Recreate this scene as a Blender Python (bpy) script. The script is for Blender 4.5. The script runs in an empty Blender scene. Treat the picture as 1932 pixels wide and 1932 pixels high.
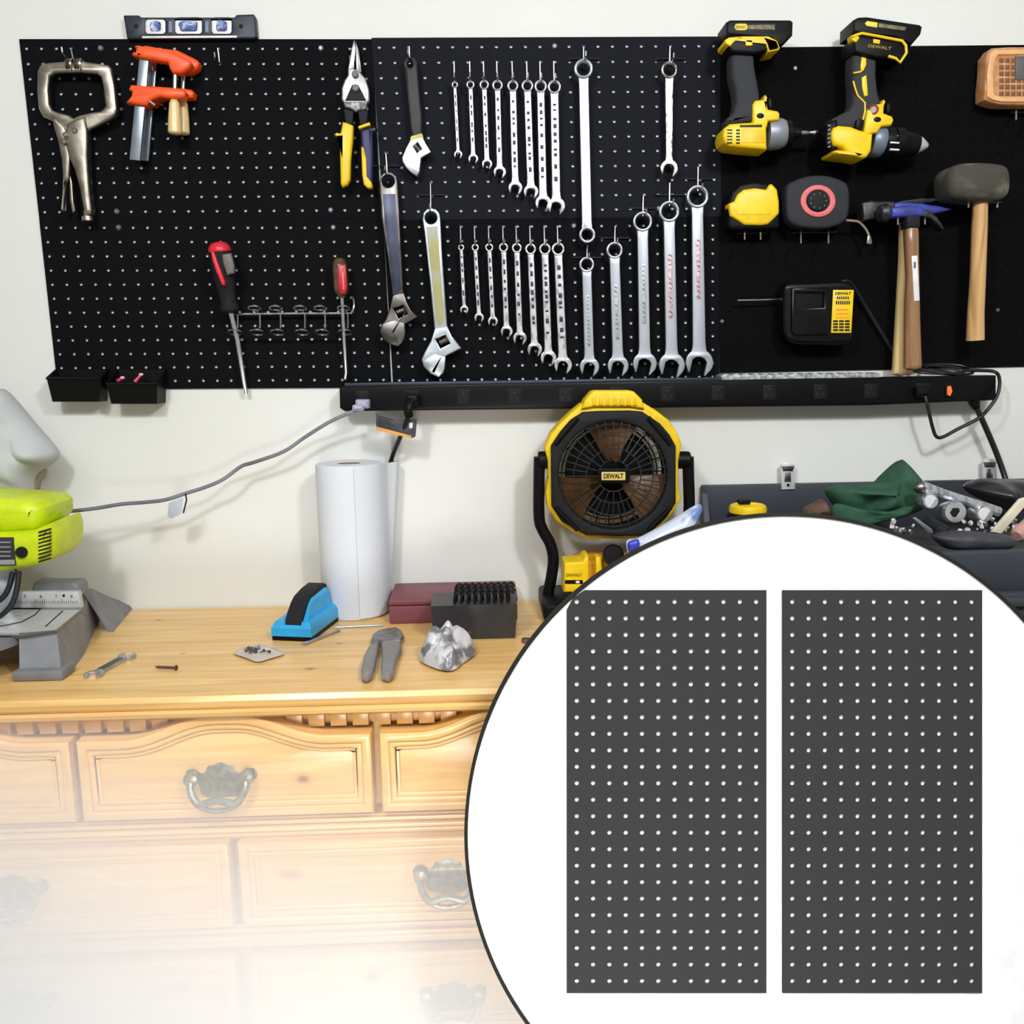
import bpy, bmesh, math, random
from mathutils import Vector, Matrix, Euler
random.seed(7)
C = bpy.context.scene.collection
PI = math.pi

# ------------------------------------------------------------------ camera
F = 1700.0
CAM = Vector((-0.0049, -1.6978, 1.3568))
RX = Vector((0.99921692, -0.03664188, -0.01493019))
RU = Vector((0.02073511, 0.16355566, 0.98631618))
RF = Vector((0.03369856, 0.9858534, -0.16418736))
cd = bpy.data.cameras.new('camera')
cam = bpy.data.objects.new('camera', cd); C.objects.link(cam)
cd.sensor_width = 36.0; cd.lens = F / 1932.0 * 36.0; cd.clip_start = 0.02
cam.matrix_world = Matrix(((RX.x, RU.x, -RF.x, CAM.x), (RX.y, RU.y, -RF.y, CAM.y), (RX.z, RU.z, -RF.z, CAM.z), (0, 0, 0, 1)))
bpy.context.scene.camera = cam

# ------------------------------------------------------------------ world, lamps, exposure
w = bpy.data.worlds.new('world'); bpy.context.scene.world = w; w.use_nodes = True
w.node_tree.nodes['Background'].inputs[0].default_value = (1, 1, 1, 1)
w.node_tree.nodes['Background'].inputs[1].default_value = 0.3
vs = bpy.context.scene.view_settings
vs.view_transform = 'Standard'; vs.look = 'None'; vs.exposure = 0.0; vs.gamma = 1.0; vs.use_curve_mapping = False
bpy.context.scene.cycles.volume_bounces = 3

def area(name, loc, target, size, power, color=(1, 1, 1), size_y=None):
    l = bpy.data.lights.new(name, 'AREA'); l.energy = power; l.color = color
    l.shape = 'RECTANGLE' if size_y else 'DISK'; l.size = size
    if size_y: l.size_y = size_y
    o = bpy.data.objects.new(name, l); C.objects.link(o); o.location = loc
    o.rotation_euler = (Vector(target) - Vector(loc)).to_track_quat('-Z', 'Y').to_euler()
    return o
area('shop_lamp', (-0.6, -1.75, 2.3), (-0.2, 0, 1.2), 0.18, 13, (0.975, 0.985, 1))
area('second_shop_lamp', (0.7, -1.75, 2.3), (0.75, 0, 1.2), 0.2, 16, (0.975, 0.985, 1))
area('ceiling_fill', (0.1, -1.9, 2.48), (0.1, -1.2, 0), 2.4, 48, (0.975, 0.985, 1), 1.0)  # broad overhead fill added in place of unseen ceiling panels
area('low_fill_light', (-0.05, -2.3, 0.4), (0.02, -0.6, 0.12), 0.5, 6.0, (1, 0.99, 0.98)).data.spread = 1.3  # fill light added to whiten the inset disc and the scattering volume

# ------------------------------------------------------------------ helpers
def ray(x, y): return RF + RX * ((x - 966.0) / F) - RU * ((y - 966.0) / F)
def at(x, y, Y=0.0):
    d = ray(x, y); return CAM + d * ((Y - CAM.y) / d.y)
def atz(x, y, Z=0.9):
    d = ray(x, y); return CAM + d * ((Z - CAM.z) / d.z)
def mpp(Y): return (Y - CAM.y) / F      # metres per photo pixel at a distance from the wall

def lin(c): return tuple((v / 255 / 12.92) if v / 255 <= 0.04045 else ((v / 255 + 0.055) / 1.055) ** 2.4 for v in c[:3])
MATS = {}
def M(name, rgb, rough=0.5, metal=0.0, rgb2=None, scale=40, stretch=(1, 1, 1), bump=0.0, bscale=None, lo=0.35, hi=0.65, coat=0.0, spec=0.5, alpha=1.0, emit=0.0, trans=0.0, detail=4):
    if name in MATS: return MATS[name]
    m = bpy.data.materials.new(name); m.use_nodes = True; nt = m.node_tree; b = nt.nodes['Principled BSDF']
    b.inputs['Base Color'].default_value = (*lin(rgb), 1); b.inputs['Roughness'].default_value = rough; b.inputs['Metallic'].default_value = metal
    b.inputs['Specular IOR Level'].default_value = spec; b.inputs['Coat Weight'].default_value = coat; b.inputs['Alpha'].default_value = alpha
    b.inputs['Transmission Weight'].default_value = trans
    if emit:
        b.inputs['Emission Color'].default_value = (*lin(rgb), 1); b.inputs['Emission Strength'].default_value = emit
    if rgb2 is None and not bump:
        rgb2 = tuple(max(0, v * 0.93) for v in rgb)
    tc = nt.nodes.new('ShaderNodeTexCoord'); mp = nt.nodes.new('ShaderNodeMapping'); mp.inputs['Scale'].default_value = stretch
    nt.links.new(tc.outputs['Object'], mp.inputs['Vector'])
    if rgb2 is not None:
        n = nt.nodes.new('ShaderNodeTexNoise'); n.inputs['Scale'].default_value = scale; n.inputs['Detail'].default_value = detail
        r = nt.nodes.new('ShaderNodeValToRGB'); r.color_ramp.elements[0].position = lo; r.color_ramp.elements[1].position = hi
        r.color_ramp.elements[0].color = (*lin(rgb), 1); r.color_ramp.elements[1].color = (*lin(rgb2), 1)
        nt.links.new(mp.outputs[0], n.inputs['Vector']); nt.links.new(n.outputs['Fac'], r.inputs[0]); nt.links.new(r.outputs[0], b.inputs['Base Color'])
    if bump:
        n2 = nt.nodes.new('ShaderNodeTexNoise'); n2.inputs['Scale'].default_value = bscale or scale; n2.inputs['Detail'].default_value = 3
        bp = nt.nodes.new('ShaderNodeBump'); bp.inputs['Strength'].default_value = bump; bp.inputs['Distance'].default_value = 0.002
        nt.links.new(mp.outputs[0], n2.inputs['Vector']); nt.links.new(n2.outputs['Fac'], bp.inputs['Height']); nt.links.new(bp.outputs[0], b.inputs['Normal'])
    MATS[name] = m; return m

def wood(name, light, dark, axis='x', knots=True, spots=()):
    if name in MATS: return MATS[name]
    m = bpy.data.materials.new(name); m.use_nodes = True; nt = m.node_tree; b = nt.nodes['Principled BSDF']
    b.inputs['Roughness'].default_value = 0.32; b.inputs['Coat Weight'].default_value = 0.25; b.inputs['Coat Roughness'].default_value = 0.2
    tc = nt.nodes.new('ShaderNodeTexCoord'); mp = nt.nodes.new('ShaderNodeMapping')
    mp.inputs['Scale'].default_value = {'x': (1.2, 16, 16), 'z': (16, 16, 1.2)}[axis]
    n = nt.nodes.new('ShaderNodeTexNoise'); n.inputs['Scale'].default_value = 3.2; n.inputs['Detail'].default_value = 7; n.inputs['Distortion'].default_value = 0.9
    r = nt.nodes.new('ShaderNodeValToRGB')
    e = r.color_ramp.elements; e[0].position = 0.28; e[0].color = (*lin(dark), 1); e[1].position = 0.66; e[1].color = (*lin(light), 1)
    nt.links.new(tc.outputs['Object'], mp.inputs[0]); nt.links.new(mp.outputs[0], n.inputs['Vector']); nt.links.new(n.outputs['Fac'], r.inputs[0])
    out = r.outputs[0]
    if knots:
        v = nt.nodes.new('ShaderNodeTexVoronoi'); v.inputs['Scale'].default_value = 4.5; mp2 = nt.nodes.new('ShaderNodeMapping')
        mp2.inputs['Scale'].default_value = {'x': (0.75, 1.4, 1.4), 'z': (1.4, 1.4, 0.75)}[axis]
        r2 = nt.nodes.new('ShaderNodeValToRGB'); k = r2.color_ramp.elements; k[0].position = 0.02; k[0].color = (0.28, 0.17, 0.1, 1); k[1].position = 0.085; k[1].color = (1, 1, 1, 1)
        mx = nt.nodes.new('ShaderNodeMix'); mx.data_type = 'RGBA'; mx.blend_type = 'MULTIPLY'; mx.inputs[0].default_value = 0.55
        nt.links.new(tc.outputs['Object'], mp2.inputs[0]); nt.links.new(mp2.outputs[0], v.inputs['Vector']); nt.links.new(v.outputs['Distance'], r2.inputs[0])
        nt.links.new(out, mx.inputs[6]); nt.links.new(r2.outputs[0], mx.inputs[7]); out = mx.outputs[2]
    for (kx, ky, kz, kr) in spots:                                     # single knots of the timber
        d = nt.nodes.new('ShaderNodeVectorMath'); d.operation = 'SUBTRACT'; d.inputs[1].default_value = (kx, ky, kz); nt.links.new(tc.outputs['Object'], d.inputs[0])
        s_ = nt.nodes.new('ShaderNodeVectorMath'); s_.operation = 'MULTIPLY'; s_.inputs[1].default_value = (0.7 / kr, 1 / kr, 1 / kr); nt.links.new(d.outputs[0], s_.inputs[0])
        l_ = nt.nodes.new('ShaderNodeVectorMath'); l_.operation = 'LENGTH'; nt.links.new(s_.outputs[0], l_.inputs[0])
        r3 = nt.nodes.new('ShaderNodeValToRGB'); q = r3.color_ramp.elements; q[0].position = 0.18; q[0].color = (0.30, 0.2, 0.13, 1); q[1].position = 0.95; q[1].color = (1, 1, 1, 1)
        q2 = q.new(0.34); q2.color = (0.62, 0.5, 0.4, 1); q3 = q.new(0.5); q3.color = (0.86, 0.78, 0.68, 1)
        nt.links.new(l_.outputs['Value'], r3.inputs[0])
        mx = nt.nodes.new('ShaderNodeMix'); mx.data_type = 'RGBA'; mx.blend_type = 'MULTIPLY'; mx.inputs[0].default_value = 0.85
        nt.links.new(out, mx.inputs[6]); nt.links.new(r3.outputs[0], mx.inputs[7]); out = mx.outputs[2]
    nt.links.new(out, b.inputs['Base Color'])
    bp = nt.nodes.new('ShaderNodeBump'); bp.inputs['Strength'].default_value = 0.08; bp.inputs['Distance'].default_value = 0.002
    nt.links.new(n.outputs['Fac'], bp.inputs['Height']); nt.links.new(bp.outputs[0], b.inputs['Normal'])
    MATS[name] = m; return m

def catmull(pts, n=6, closed=True):
    P = [Vector(p) for p in pts]; N = len(P); out = []
    for i in range(N if closed else N - 1):
        if closed: a, b, c, d = P[i - 1], P[i], P[(i + 1) % N], P[(i + 2) % N]
        else: a, b, c, d = P[max(i - 1, 0)], P[i], P[i + 1], P[min(i + 2, N - 1)]
        for k in range(n):
            t = k / n
            out.append(0.5 * ((2 * b) + (c - a) * t + (2 * a - 5 * b + 4 * c - d) * t * t + (3 * b - a - 3 * c + d) * t ** 3))
    if not closed: out.append(P[-1])
    return out
def circ(cx, cy, r, n=24, ry=None, a0=0.0): return [(cx + r * math.cos(a0 + 2 * PI * k / n), cy + (ry or r) * math.sin(a0 + 2 * PI * k / n)) for k in range(n)]
def rrect(x0, y0, x1, y1, r, n=4):
    o = []
    for cx, cy, a in ((x1 - r, y1 - r, 0), (x0 + r, y1 - r, 90), (x0 + r, y0 + r, 180), (x1 - r, y0 + r, 270)):
        for k in range(n + 1):
            t = math.radians(a + 90 * k / n); o.append((cx + r * math.cos(t), cy + r * math.sin(t)))
    return o

class MB:
    """collects shapes given in world coordinates and links them as ONE mesh object"""
    def __init__(s): s.bm = bmesh.new()
    def _join(s, b2, mtx=None):
        if mtx is not None: bmesh.ops.transform(b2, matrix=mtx, verts=b2.verts)
        me = bpy.data.meshes.new('tmp'); b2.to_mesh(me); b2.free(); s.bm.from_mesh(me); bpy.data.meshes.remove(me); return s
    def box(s, c, size, bev=0.0, rot=None, seg=2, taper=None):
        b = bmesh.new(); bmesh.ops.create_cube(b, size=1.0)
        for v in b.verts:
            v.co = Vector((v.co.x * size[0], v.co.y * size[1], v.co.z * size[2]))
            if taper and v.co.z < 0: v.co.x *= taper; v.co.y *= taper
        if bev: bmesh.ops.bevel(b, geom=list(b.edges), offset=bev, segments=seg, profile=0.5, affect='EDGES')
        m = Matrix.Translation(c)
        if rot is not None: m = m @ (rot.to_4x4() if hasattr(rot, 'to_4x4') and not isinstance(rot, Euler) else rot.to_matrix().to_4x4())
        return s._join(b, m)
    def lathe(s, p0, p1, prof, n=20, cap=True):
        """prof: list of (t 0..1 along p0->p1, radius)"""
        p0 = Vector(p0); p1 = Vector(p1); ax = p1 - p0; q = ax.to_track_quat('Z', 'Y'); L = ax.length
        b = bmesh.new(); rings = []
        for t, r in prof:
            rings.append([b.verts.new(p0 + q @ Vector((r * math.cos(2 * PI * k / n), r * math.sin(2 * PI * k / n), t * L))) for k in range(n)])
        for i in range(len(rings) - 1):
            for k in range(n):
                b.faces.new((rings[i][k], rings[i][(k + 1) % n], rings[i + 1][(k + 1) % n], rings[i + 1][k]))
        if cap:
            b.faces.new(list(reversed(rings[0]))); b.faces.new(rings[-1])
        return s._join(b)
    def cyl(s, p0, p1, r, r1=None, n=16): return s.lathe(p0, p1, [(0, r), (1, r if r1 is None else r1)], n)
    def tube(s, pts, r, n=8, smooth=0, closed=False, flat=None):
        P = [Vector(p) for p in pts]
        if smooth: P = catmull(P, smooth, closed)
        b = bmesh.new(); rings = []; up = None; N = len(P)
        for i in range(N):
            if closed: t = P[(i + 1) % N] - P[i - 1]
            else: t = P[min(i + 1, N - 1)] - P[max(i - 1, 0)]
            t.normalize()
            if up is None: up = t.orthogonal().normalized()
            up = (up - t * up.dot(t)); up = up.normalized() if up.length > 1e-6 else t.orthogonal().normalized()
            sd = t.cross(up); rr = r[i] if isinstance(r, (list, tuple)) else r
            rings.append([b.verts.new(P[i] + (up * math.cos(2 * PI * k / n) + sd * math.sin(2 * PI * k / n)) * rr) for k in range(n)])
        for i in range(N if closed else N - 1):
            for k in range(n):
                b.faces.new((rings[i][k], rings[i][(k + 1) % n], rings[(i + 1) % N][(k + 1) % n], rings[(i + 1) % N][k]))
        if not closed:
            b.faces.new(list(reversed(rings[0]))); b.faces.new(rings[-1])
        return s._join(b)
    def ball(s, c, r, sc=(1, 1, 1), n=16, rot=None):
        b = bmesh.new(); bmesh.ops.create_uvsphere(b, u_segments=n, v_segments=max(6, n // 2), radius=1.0)
        m = Matrix.Translation(c)
        if rot is not None: m = m @ rot.to_matrix().to_4x4()
        return s._join(b, m @ Matrix.Diagonal((r * sc[0], r * sc[1], r * sc[2], 1)))
    def flat(s, loops, thick, bev, mtx):
        """filled 2D outline (first loop) with holes (other loops), thick along +local z, bevelled; local (u,v,0..-thick) placed with mtx"""
        cu = bpy.data.curves.new('tmp', 'CURVE'); cu.dimensions = '2D'; cu.fill_mode = 'BOTH'
        bev = min(bev, thick * 0.45)
        cu.extrude = max(thick / 2 - bev, 0.0); cu.bevel_depth = bev; cu.bevel_resolution = 2 if bev > 0.0012 else 1; cu.offset = -bev
        for lp in loops:
            sp = cu.splines.new('POLY'); sp.points.add(len(lp) - 1); sp.use_cyclic_u = True
            for p, q in zip(sp.points, lp): p.co = (q[0], q[1], 0, 1)
        o = bpy.data.objects.new('tmp', cu); me = bpy.data.meshes.new_from_object(o)
        b = bmesh.new(); b.from_mesh(me); bmesh.ops.remove_doubles(b, verts=b.verts, dist=1e-7)
        bpy.data.objects.remove(o); bpy.data.curves.remove(cu); bpy.data.meshes.remove(me)
        bmesh.ops.translate(b, verts=b.verts, vec=(0, 0, -thick / 2))
        return s._join(b, mtx)
    def plate(s, loops, Y, thick, bev=0.001, smooth=0):
        """outline(s) in photo pixels, front face standing parallel to the wall at distance Y, going back by thick"""
        if not isinstance(loops[0][0], (tuple, list, Vector)): loops = [loops]
        out = []
        for lp in loops:
            if smooth: lp = [(p[0], p[1]) for p in catmull([(q[0], q[1], 0) for q in lp], smooth)]
            out.append([(lambda p: (p.x, p.z))(at(q[0], q[1], Y)) for q in lp])
        m = Matrix(((1, 0, 0, 0), (0, 0, -1, Y), (0, 1, 0, 0), (0, 0, 0, 1)))
        return s.flat(out, thick, bev, m)
    def slab(s, loops, z_top, thick, bev=0.001):
        """outline(s) as world (x,y), top face at z_top"""
        if not isinstance(loops[0][0], (tuple, list, Vector)): loops = [loops]
        return s.flat([[(p[0], p[1]) for p in lp] for lp in loops], thick, bev, Matrix.Translation((0, 0, z_top)))
    def wallplate(s, loops, Y, thick, bev=0.001):
        """outline(s) as world (x,z)"""
        if not isinstance(loops[0][0], (tuple, list, Vector)): loops = [loops]
        return s.flat([[(p[0], p[1]) for p in lp] for lp in loops], thick, bev, Matrix(((1, 0, 0, 0), (0, 0, -1, Y), (0, 1, 0, 0), (0, 0, 0, 1))))
    def loft(s, loops, cap=True):
        b = bmesh.new(); R = [[b.verts.new(p) for p in lp] for lp in loops]; n = len(R[0])
        for i in range(len(R) - 1):
            for k in range(n): b.faces.new((R[i][k], R[i][(k + 1) % n], R[i + 1][(k + 1) % n], R[i + 1][k]))
        if cap: b.faces.new(list(reversed(R[0]))); b.faces.new(R[-1])
        bmesh.ops.recalc_face_normals(b, faces=b.faces)
        return s._join(b)
    def puff(s, pts, H, mapf, rings=9, noise=0.0, freq=30, back=0.25, seed=0, n=5, fold=0.0):
        """soft pillow over a closed outline; mapf((x,y), h) -> world"""
        from mathutils import noise as nz
        P = catmull([(q[0], q[1], 0) for q in pts], n); c = sum(P, Vector()) / len(P); b = bmesh.new()
        def lay(sgn):
            R = []
            for i in range(rings):
                t = 1 - i / rings; row = []
                for p in P:
                    q = c + (p - c) * t
                    h = H * math.sqrt(max(0, 1 - t ** 2.2)) * sgn
                    wv = mapf((q.x, q.y), 0)
                    if sgn > 0:
                        h += (noise * nz.noise(wv * freq + Vector((seed, seed, 0))) + fold * abs(nz.noise(wv * freq * 0.5 + Vector((0, seed, seed))))) * (1 - t ** 3)
                    row.append(b.verts.new(mapf((q.x, q.y), h)))
                R.append(row)
            ce = b.verts.new(mapf((c.x, c.y), H * sgn)); N = len(P)
            for i in range(rings - 1):
                for k in range(N): b.faces.new((R[i][k], R[i][(k + 1) % N], R[i + 1][(k + 1) % N], R[i + 1][k]))
            for k in range(N): b.faces.new((R[-1][k], R[-1][(k + 1) % N], ce))
        lay(1); lay(-back)
        bmesh.ops.remove_doubles(b, verts=b.verts, dist=1e-6); bmesh.ops.recalc_face_normals(b, faces=b.faces)
        return s._join(b)
    def build(s, name, mat, parent=None, loc=None, ang=35):
        root = parent
        while root is not None and root.parent is not None: root = root.parent
        if root is not None: off = Vector(root.location)
        else: off = Vector(loc) if loc is not None else Vector((0, 0, 0))
        for v in s.bm.verts: v.co -= off
        me = bpy.data.meshes.new(name); s.bm.to_mesh(me); s.bm.free(); me.materials.append(mat)
        me.polygons.foreach_set('use_smooth', [True] * len(me.polygons)); me.set_sharp_from_angle(angle=math.radians(ang))
        o = bpy.data.objects.new(name, me); C.objects.link(o)
        if parent is not None: o.parent = parent
        else: o.location = off
        return o

def tag(o, label=None, cat=None, group=None, kind=None):
    if label: o['label'] = label
    if cat: o['category'] = cat
    if group: o['group'] = group
    if kind: o['kind'] = kind
    return o
def thing(name, label, cat, loc, group=None):
    o = bpy.data.objects.new(name, None); C.objects.link(o); o.location = loc; o.empty_display_size = 0.02
    return tag(o, label, cat, group)
def struct(name, mb, mat): return tag(mb.build(name, mat), kind='structure')
def text(s, x, y, hpx, Y, mat, parent, wpx=None, rot=0.0, name='lettering', bold=0.0, mtx=None):
    cu = bpy.data.curves.new('tmp', 'FONT'); cu.body = s; cu.size = 1.0; cu.extrude = 0.0; cu.align_x = 'CENTER'; cu.align_y = 'CENTER'; cu.offset = bold
    o = bpy.data.objects.new('tmp', cu); me = bpy.data.meshes.new_from_object(o); bpy.data.objects.remove(o)
    xs = [v.co.x for v in me.vertices]; ys = [v.co.y for v in me.vertices]
    cx, cy = (max(xs) + min(xs)) / 2, (max(ys) + min(ys)) / 2
    k = mpp(Y); sy = hpx * k / (max(ys) - min(ys)); sx = wpx * k / (max(xs) - min(xs)) if wpx else sy
    mb = MB(); mb.bm.from_mesh(me); bpy.data.meshes.remove(me)
    ext = bmesh.ops.extrude_face_region(mb.bm, geom=list(mb.bm.faces))
    vv = [g for g in ext['geom'] if isinstance(g, bmesh.types.BMVert)]
    p = at(x, y, Y)
    for v in mb.bm.verts: v.co = Vector(((v.co.x - cx) * sx, (v.co.y - cy) * sy, 0))
    for v in vv: v.co.z = 0.0003
    if mtx is None: mtx = Matrix.Translation(p) @ Matrix.Rotation(rot, 4, 'Y') @ Matrix.Rotation(PI / 2, 4, 'X')
    bmesh.ops.transform(mb.bm, matrix=mtx, verts=mb.bm.verts)
    return mb.build(name, mat, parent)

# ------------------------------------------------------------------ materials
black = M('black_powder_coat', (15, 16, 19), 0.75, spec=0.05, bump=0.05, bscale=600)
black2 = M('flat_black_board', (9, 9, 10), 0.85, spec=0.08, bump=0.05, bscale=500)
bplastic = M('black_plastic', (12, 12, 14), 0.45, spec=0.16)
dplastic = M('dark_grey_plastic', (34, 35, 37), 0.6, spec=0.16)
rubber = M('dark_rubber_grip', (30, 31, 34), 0.7, spec=0.2, bump=0.1, bscale=500)
chrome = M('polished_chrome', (226, 226, 230), 0.3, 0.75, rgb2=(176, 177, 184), scale=70, stretch=(1.6, 1, 0.8), lo=0.45, hi=0.6, bump=0.3, bscale=60)
satin = M('satin_chrome', (200, 203, 213), 0.34, 0.85, rgb2=(176, 180, 190), scale=25, stretch=(1, 1, 0.2))
steel = M('worn_steel', (150, 148, 146), 0.38, 1.0, rgb2=(105, 103, 102), scale=60, bump=0.15, bscale=120)
nickel = M('dull_nickel', (178, 170, 156), 0.36, 1.0, rgb2=(140, 132, 120), scale=40, bump=0.06, bscale=90)
wire = M('zinc_wire', (205, 206, 210), 0.25, 1.0)
darkwire = M('dark_wire', (70, 72, 80), 0.4, 0.8)
yellow = M('yellow_tool_plastic', (248, 208, 14), 0.42)
yellow2 = M('deep_yellow_plastic', (240, 196, 16), 0.45)
orange = M('orange_enamel', (250, 92, 22), 0.4, rgb2=(235, 76, 14), scale=30)
white = M('white_plastic', (236, 236, 236), 0.4)
red = M('red_plastic', (222, 40, 55), 0.35)
handlewood = wood('hammer_handle_wood', (226, 184, 124), (176, 128, 74), 'z', False)
brownwood = wood('brown_handle_wood', (172, 130, 92), (120, 84, 56), 'z', False)
palewood = wood('pale_handle_wood', (236, 208, 150), (214, 180, 118), 'z', False)
DROOT = Vector((-0.385, -0.225, 0))
def spot(p, r): q = p - DROOT; return (q.x, q.y, q.z, r)
pine = wood('pine', (236, 194, 124), (214, 166, 96), 'x', spots=[spot(at(572, 1470, -.452), .016), spot(at(702, 1842, -.452), .02), spot(atz(300, 1170), .009), spot(atz(585, 1262), .011), spot(atz(345, 1233), .006), spot(atz(640, 1214), .008)])
pine_v = wood('pine_moulding', (236, 192, 120), (218, 168, 98), 'x', False)
wallpaint = M('white_wall_paint', (228, 229, 224), 0.85, rgb2=(224, 225, 220), scale=3, bump=0.03, bscale=120)
ledglow = M('lit_switch', (255, 70, 30), 0.3, emit=3.0)

# ------------------------------------------------------------------ room shell
WALL = 0.0042
struct('wall_back', MB().box((0, WALL + 0.05, 1.25), (5.2, 0.1, 2.5)), wallpaint)
struct('wall_left', MB().box((-2.65, -1.65, 1.25), (0.1, 3.5, 2.5)), wallpaint)
struct('wall_right', MB().box((2.65, -1.65, 1.25), (0.1, 3.5, 2.5)), wallpaint)
struct('wall_front', MB().box((0, -3.45, 1.25), (5.4, 0.1, 2.5)), wallpaint)
struct('ceiling', MB().box((0, -1.7, 2.55), (5.4, 3.6, 0.1)), wallpaint)
struct('floor', MB().box((0, -1.7, -0.05), (5.4, 3.6, 0.1)), M('concrete_floor', (150, 148, 144), 0.7, rgb2=(130, 128, 124), scale=5, bump=0.1, bscale=60))

# ------------------------------------------------------------------ dresser (large structure first)
DZ = 0.90; DF = -0.463
def xf(px, py=1450, Y=-0.46): return at(px, py, Y).x
def zf(py, px=430, Y=-0.46): return at(px, py, Y).z
dz = thing('dresser', 'honey pine chest of drawers with scalloped top drawers carrying the mitre saw', 'dresser', (-0.385, -0.225, 0))
DX0, DX1 = -1.10, 0.40
m = MB()
prof = [(-0.463, 0.862), (-0.472, 0.868), (-0.474, 0.874), (-0.468, 0.878), (-0.475, 0.884), (-0.477, 0.892), (-0.472, 0.899), (-0.463, DZ)]
loopL = [Vector((DX0, y, z)) for y, z in prof] + [Vector((DX0, 0.0, DZ)), Vector((DX0, 0.0, 0.862))]
loopR = [Vector((DX1, p.y, p.z)) for p in loopL]
m.loft([loopL, loopR])
m.build('dresser_top', pine, dz)
m = MB(); m.box(((DX0 + DX1) / 2, -0.21, 0.47), (DX1 - DX0 - 0.05, 0.42, 0.78)); m.box(((DX0 + DX1) / 2, -0.215, 0.05), (DX1 - DX0 - 0.03, 0.43, 0.1), 0.006)
m.build('carcass', pine, dz)
# dentil strip under the top
m = MB()
zb, zt = zf(1386), 0.8615
m.box(((DX0 + DX1) / 2, -0.416, (zb + zt) / 2), (DX1 - DX0 - 0.06, 0.02, zt - zb))
xx = DX0 + 0.04
step = xf(265) - xf(222)
x0 = xf(222); k0 = int((DX0 + 0.05 - x0) / step)
for k in range(k0, int((DX1 - 0.05 - x0) / step)):
    xc = x0 + (k - 0.25) * step
    m.box((xc, -0.431, (zb + zt) / 2 - 0.003), (step * 0.72, 0.012, (zt - zb) * 0.86), 0.0005)
m.build('dentil_strip', pine_v, dz)
# rails
for i, (ya, yb) in enumerate(((1553, 1592), (1756, 1800))):
    za, zb2 = zf(ya), zf(yb); h = za - zb2; m = MB()
    m.box(((DX0 + DX1) / 2, -0.43, (za + zb2) / 2), (DX1 - DX0 - 0.05, 0.03, h))
    for q, dy in ((0.22, 0.006), (0.5, 0.010), (0.78, 0.006)):
        m.box(((DX0 + DX1) / 2, -0.443 - dy / 2, zb2 + h * q), (DX1 - DX0 - 0.05, dy, h * 0.22), 0.002)
    m.build('drawer_rail', pine, dz)

def make_handle(px, py, parent, Y=-0.468):
    c = at(px, py, Y); k = 1.0 / (F / (Y - CAM.y))
    def P(dx, dy): return (c.x + dx * k, c.z - dy * k)
    out = [(-72, -18), (-66, -30), (-52, -33), (-40, -24), (-32, -26), (-26, -38), (-14, -40), (0, -46), (14, -40), (26, -38), (32, -26), (40, -24), (52, -33), (66, -30), (72, -18), (66, -6), (52, -4), (46, 6), (42, 24), (24, 32), (0, 36), (-24, 32), (-42, 24), (-46, 6), (-52, -4), (-66, -6)]
    out = [P(p[0], p[1]) for p in catmull([(a, b, 0) for a, b in out], 3)]
    h = MB().wallplate(out, Y, 0.006, 0.002).build('drawer_handle', pewter, parent)
    b = MB()
    pts = [(-52, -18, -0.012), (-54, -4, -0.02), (-46, 14, -0.026), (-34, 24, -0.03), (-18, 20, -0.03), (0, 16, -0.03), (18, 20, -0.03), (34, 24, -0.03), (46, 14, -0.026), (54, -4, -0.02), (52, -18, -0.012)]
    b.tube([(P(a, q)[0], Y + d, P(a, q)[1]) for a, q, d in pts], 0.0055, 10, 4)
    pts = [(-44, 24, -0.024), (-24, 36, -0.026), (0, 40, -0.027), (24, 36, -0.026), (44, 24, -0.024)]
    b.tube([(P(a, q)[0], Y + d, P(a, q)[1]) for a, q, d in pts], 0.004, 8, 4)
    b.build('bail', pewter, h)
    for sx in (-1, 1):
        x, z = P(sx * 54, -19)
        MB().lathe((x, Y, z), (x, Y - 0.02, z), [(0, 0.008), (0.5, 0.006), (0.6, 0.011), (0.9, 0.010), (1, 0.004)]).build('bail_post', pewter, h)
pewter = M('aged_pewter', (150, 152, 136), 0.36, 0.7, rgb2=(112, 114, 100), scale=120)

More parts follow.
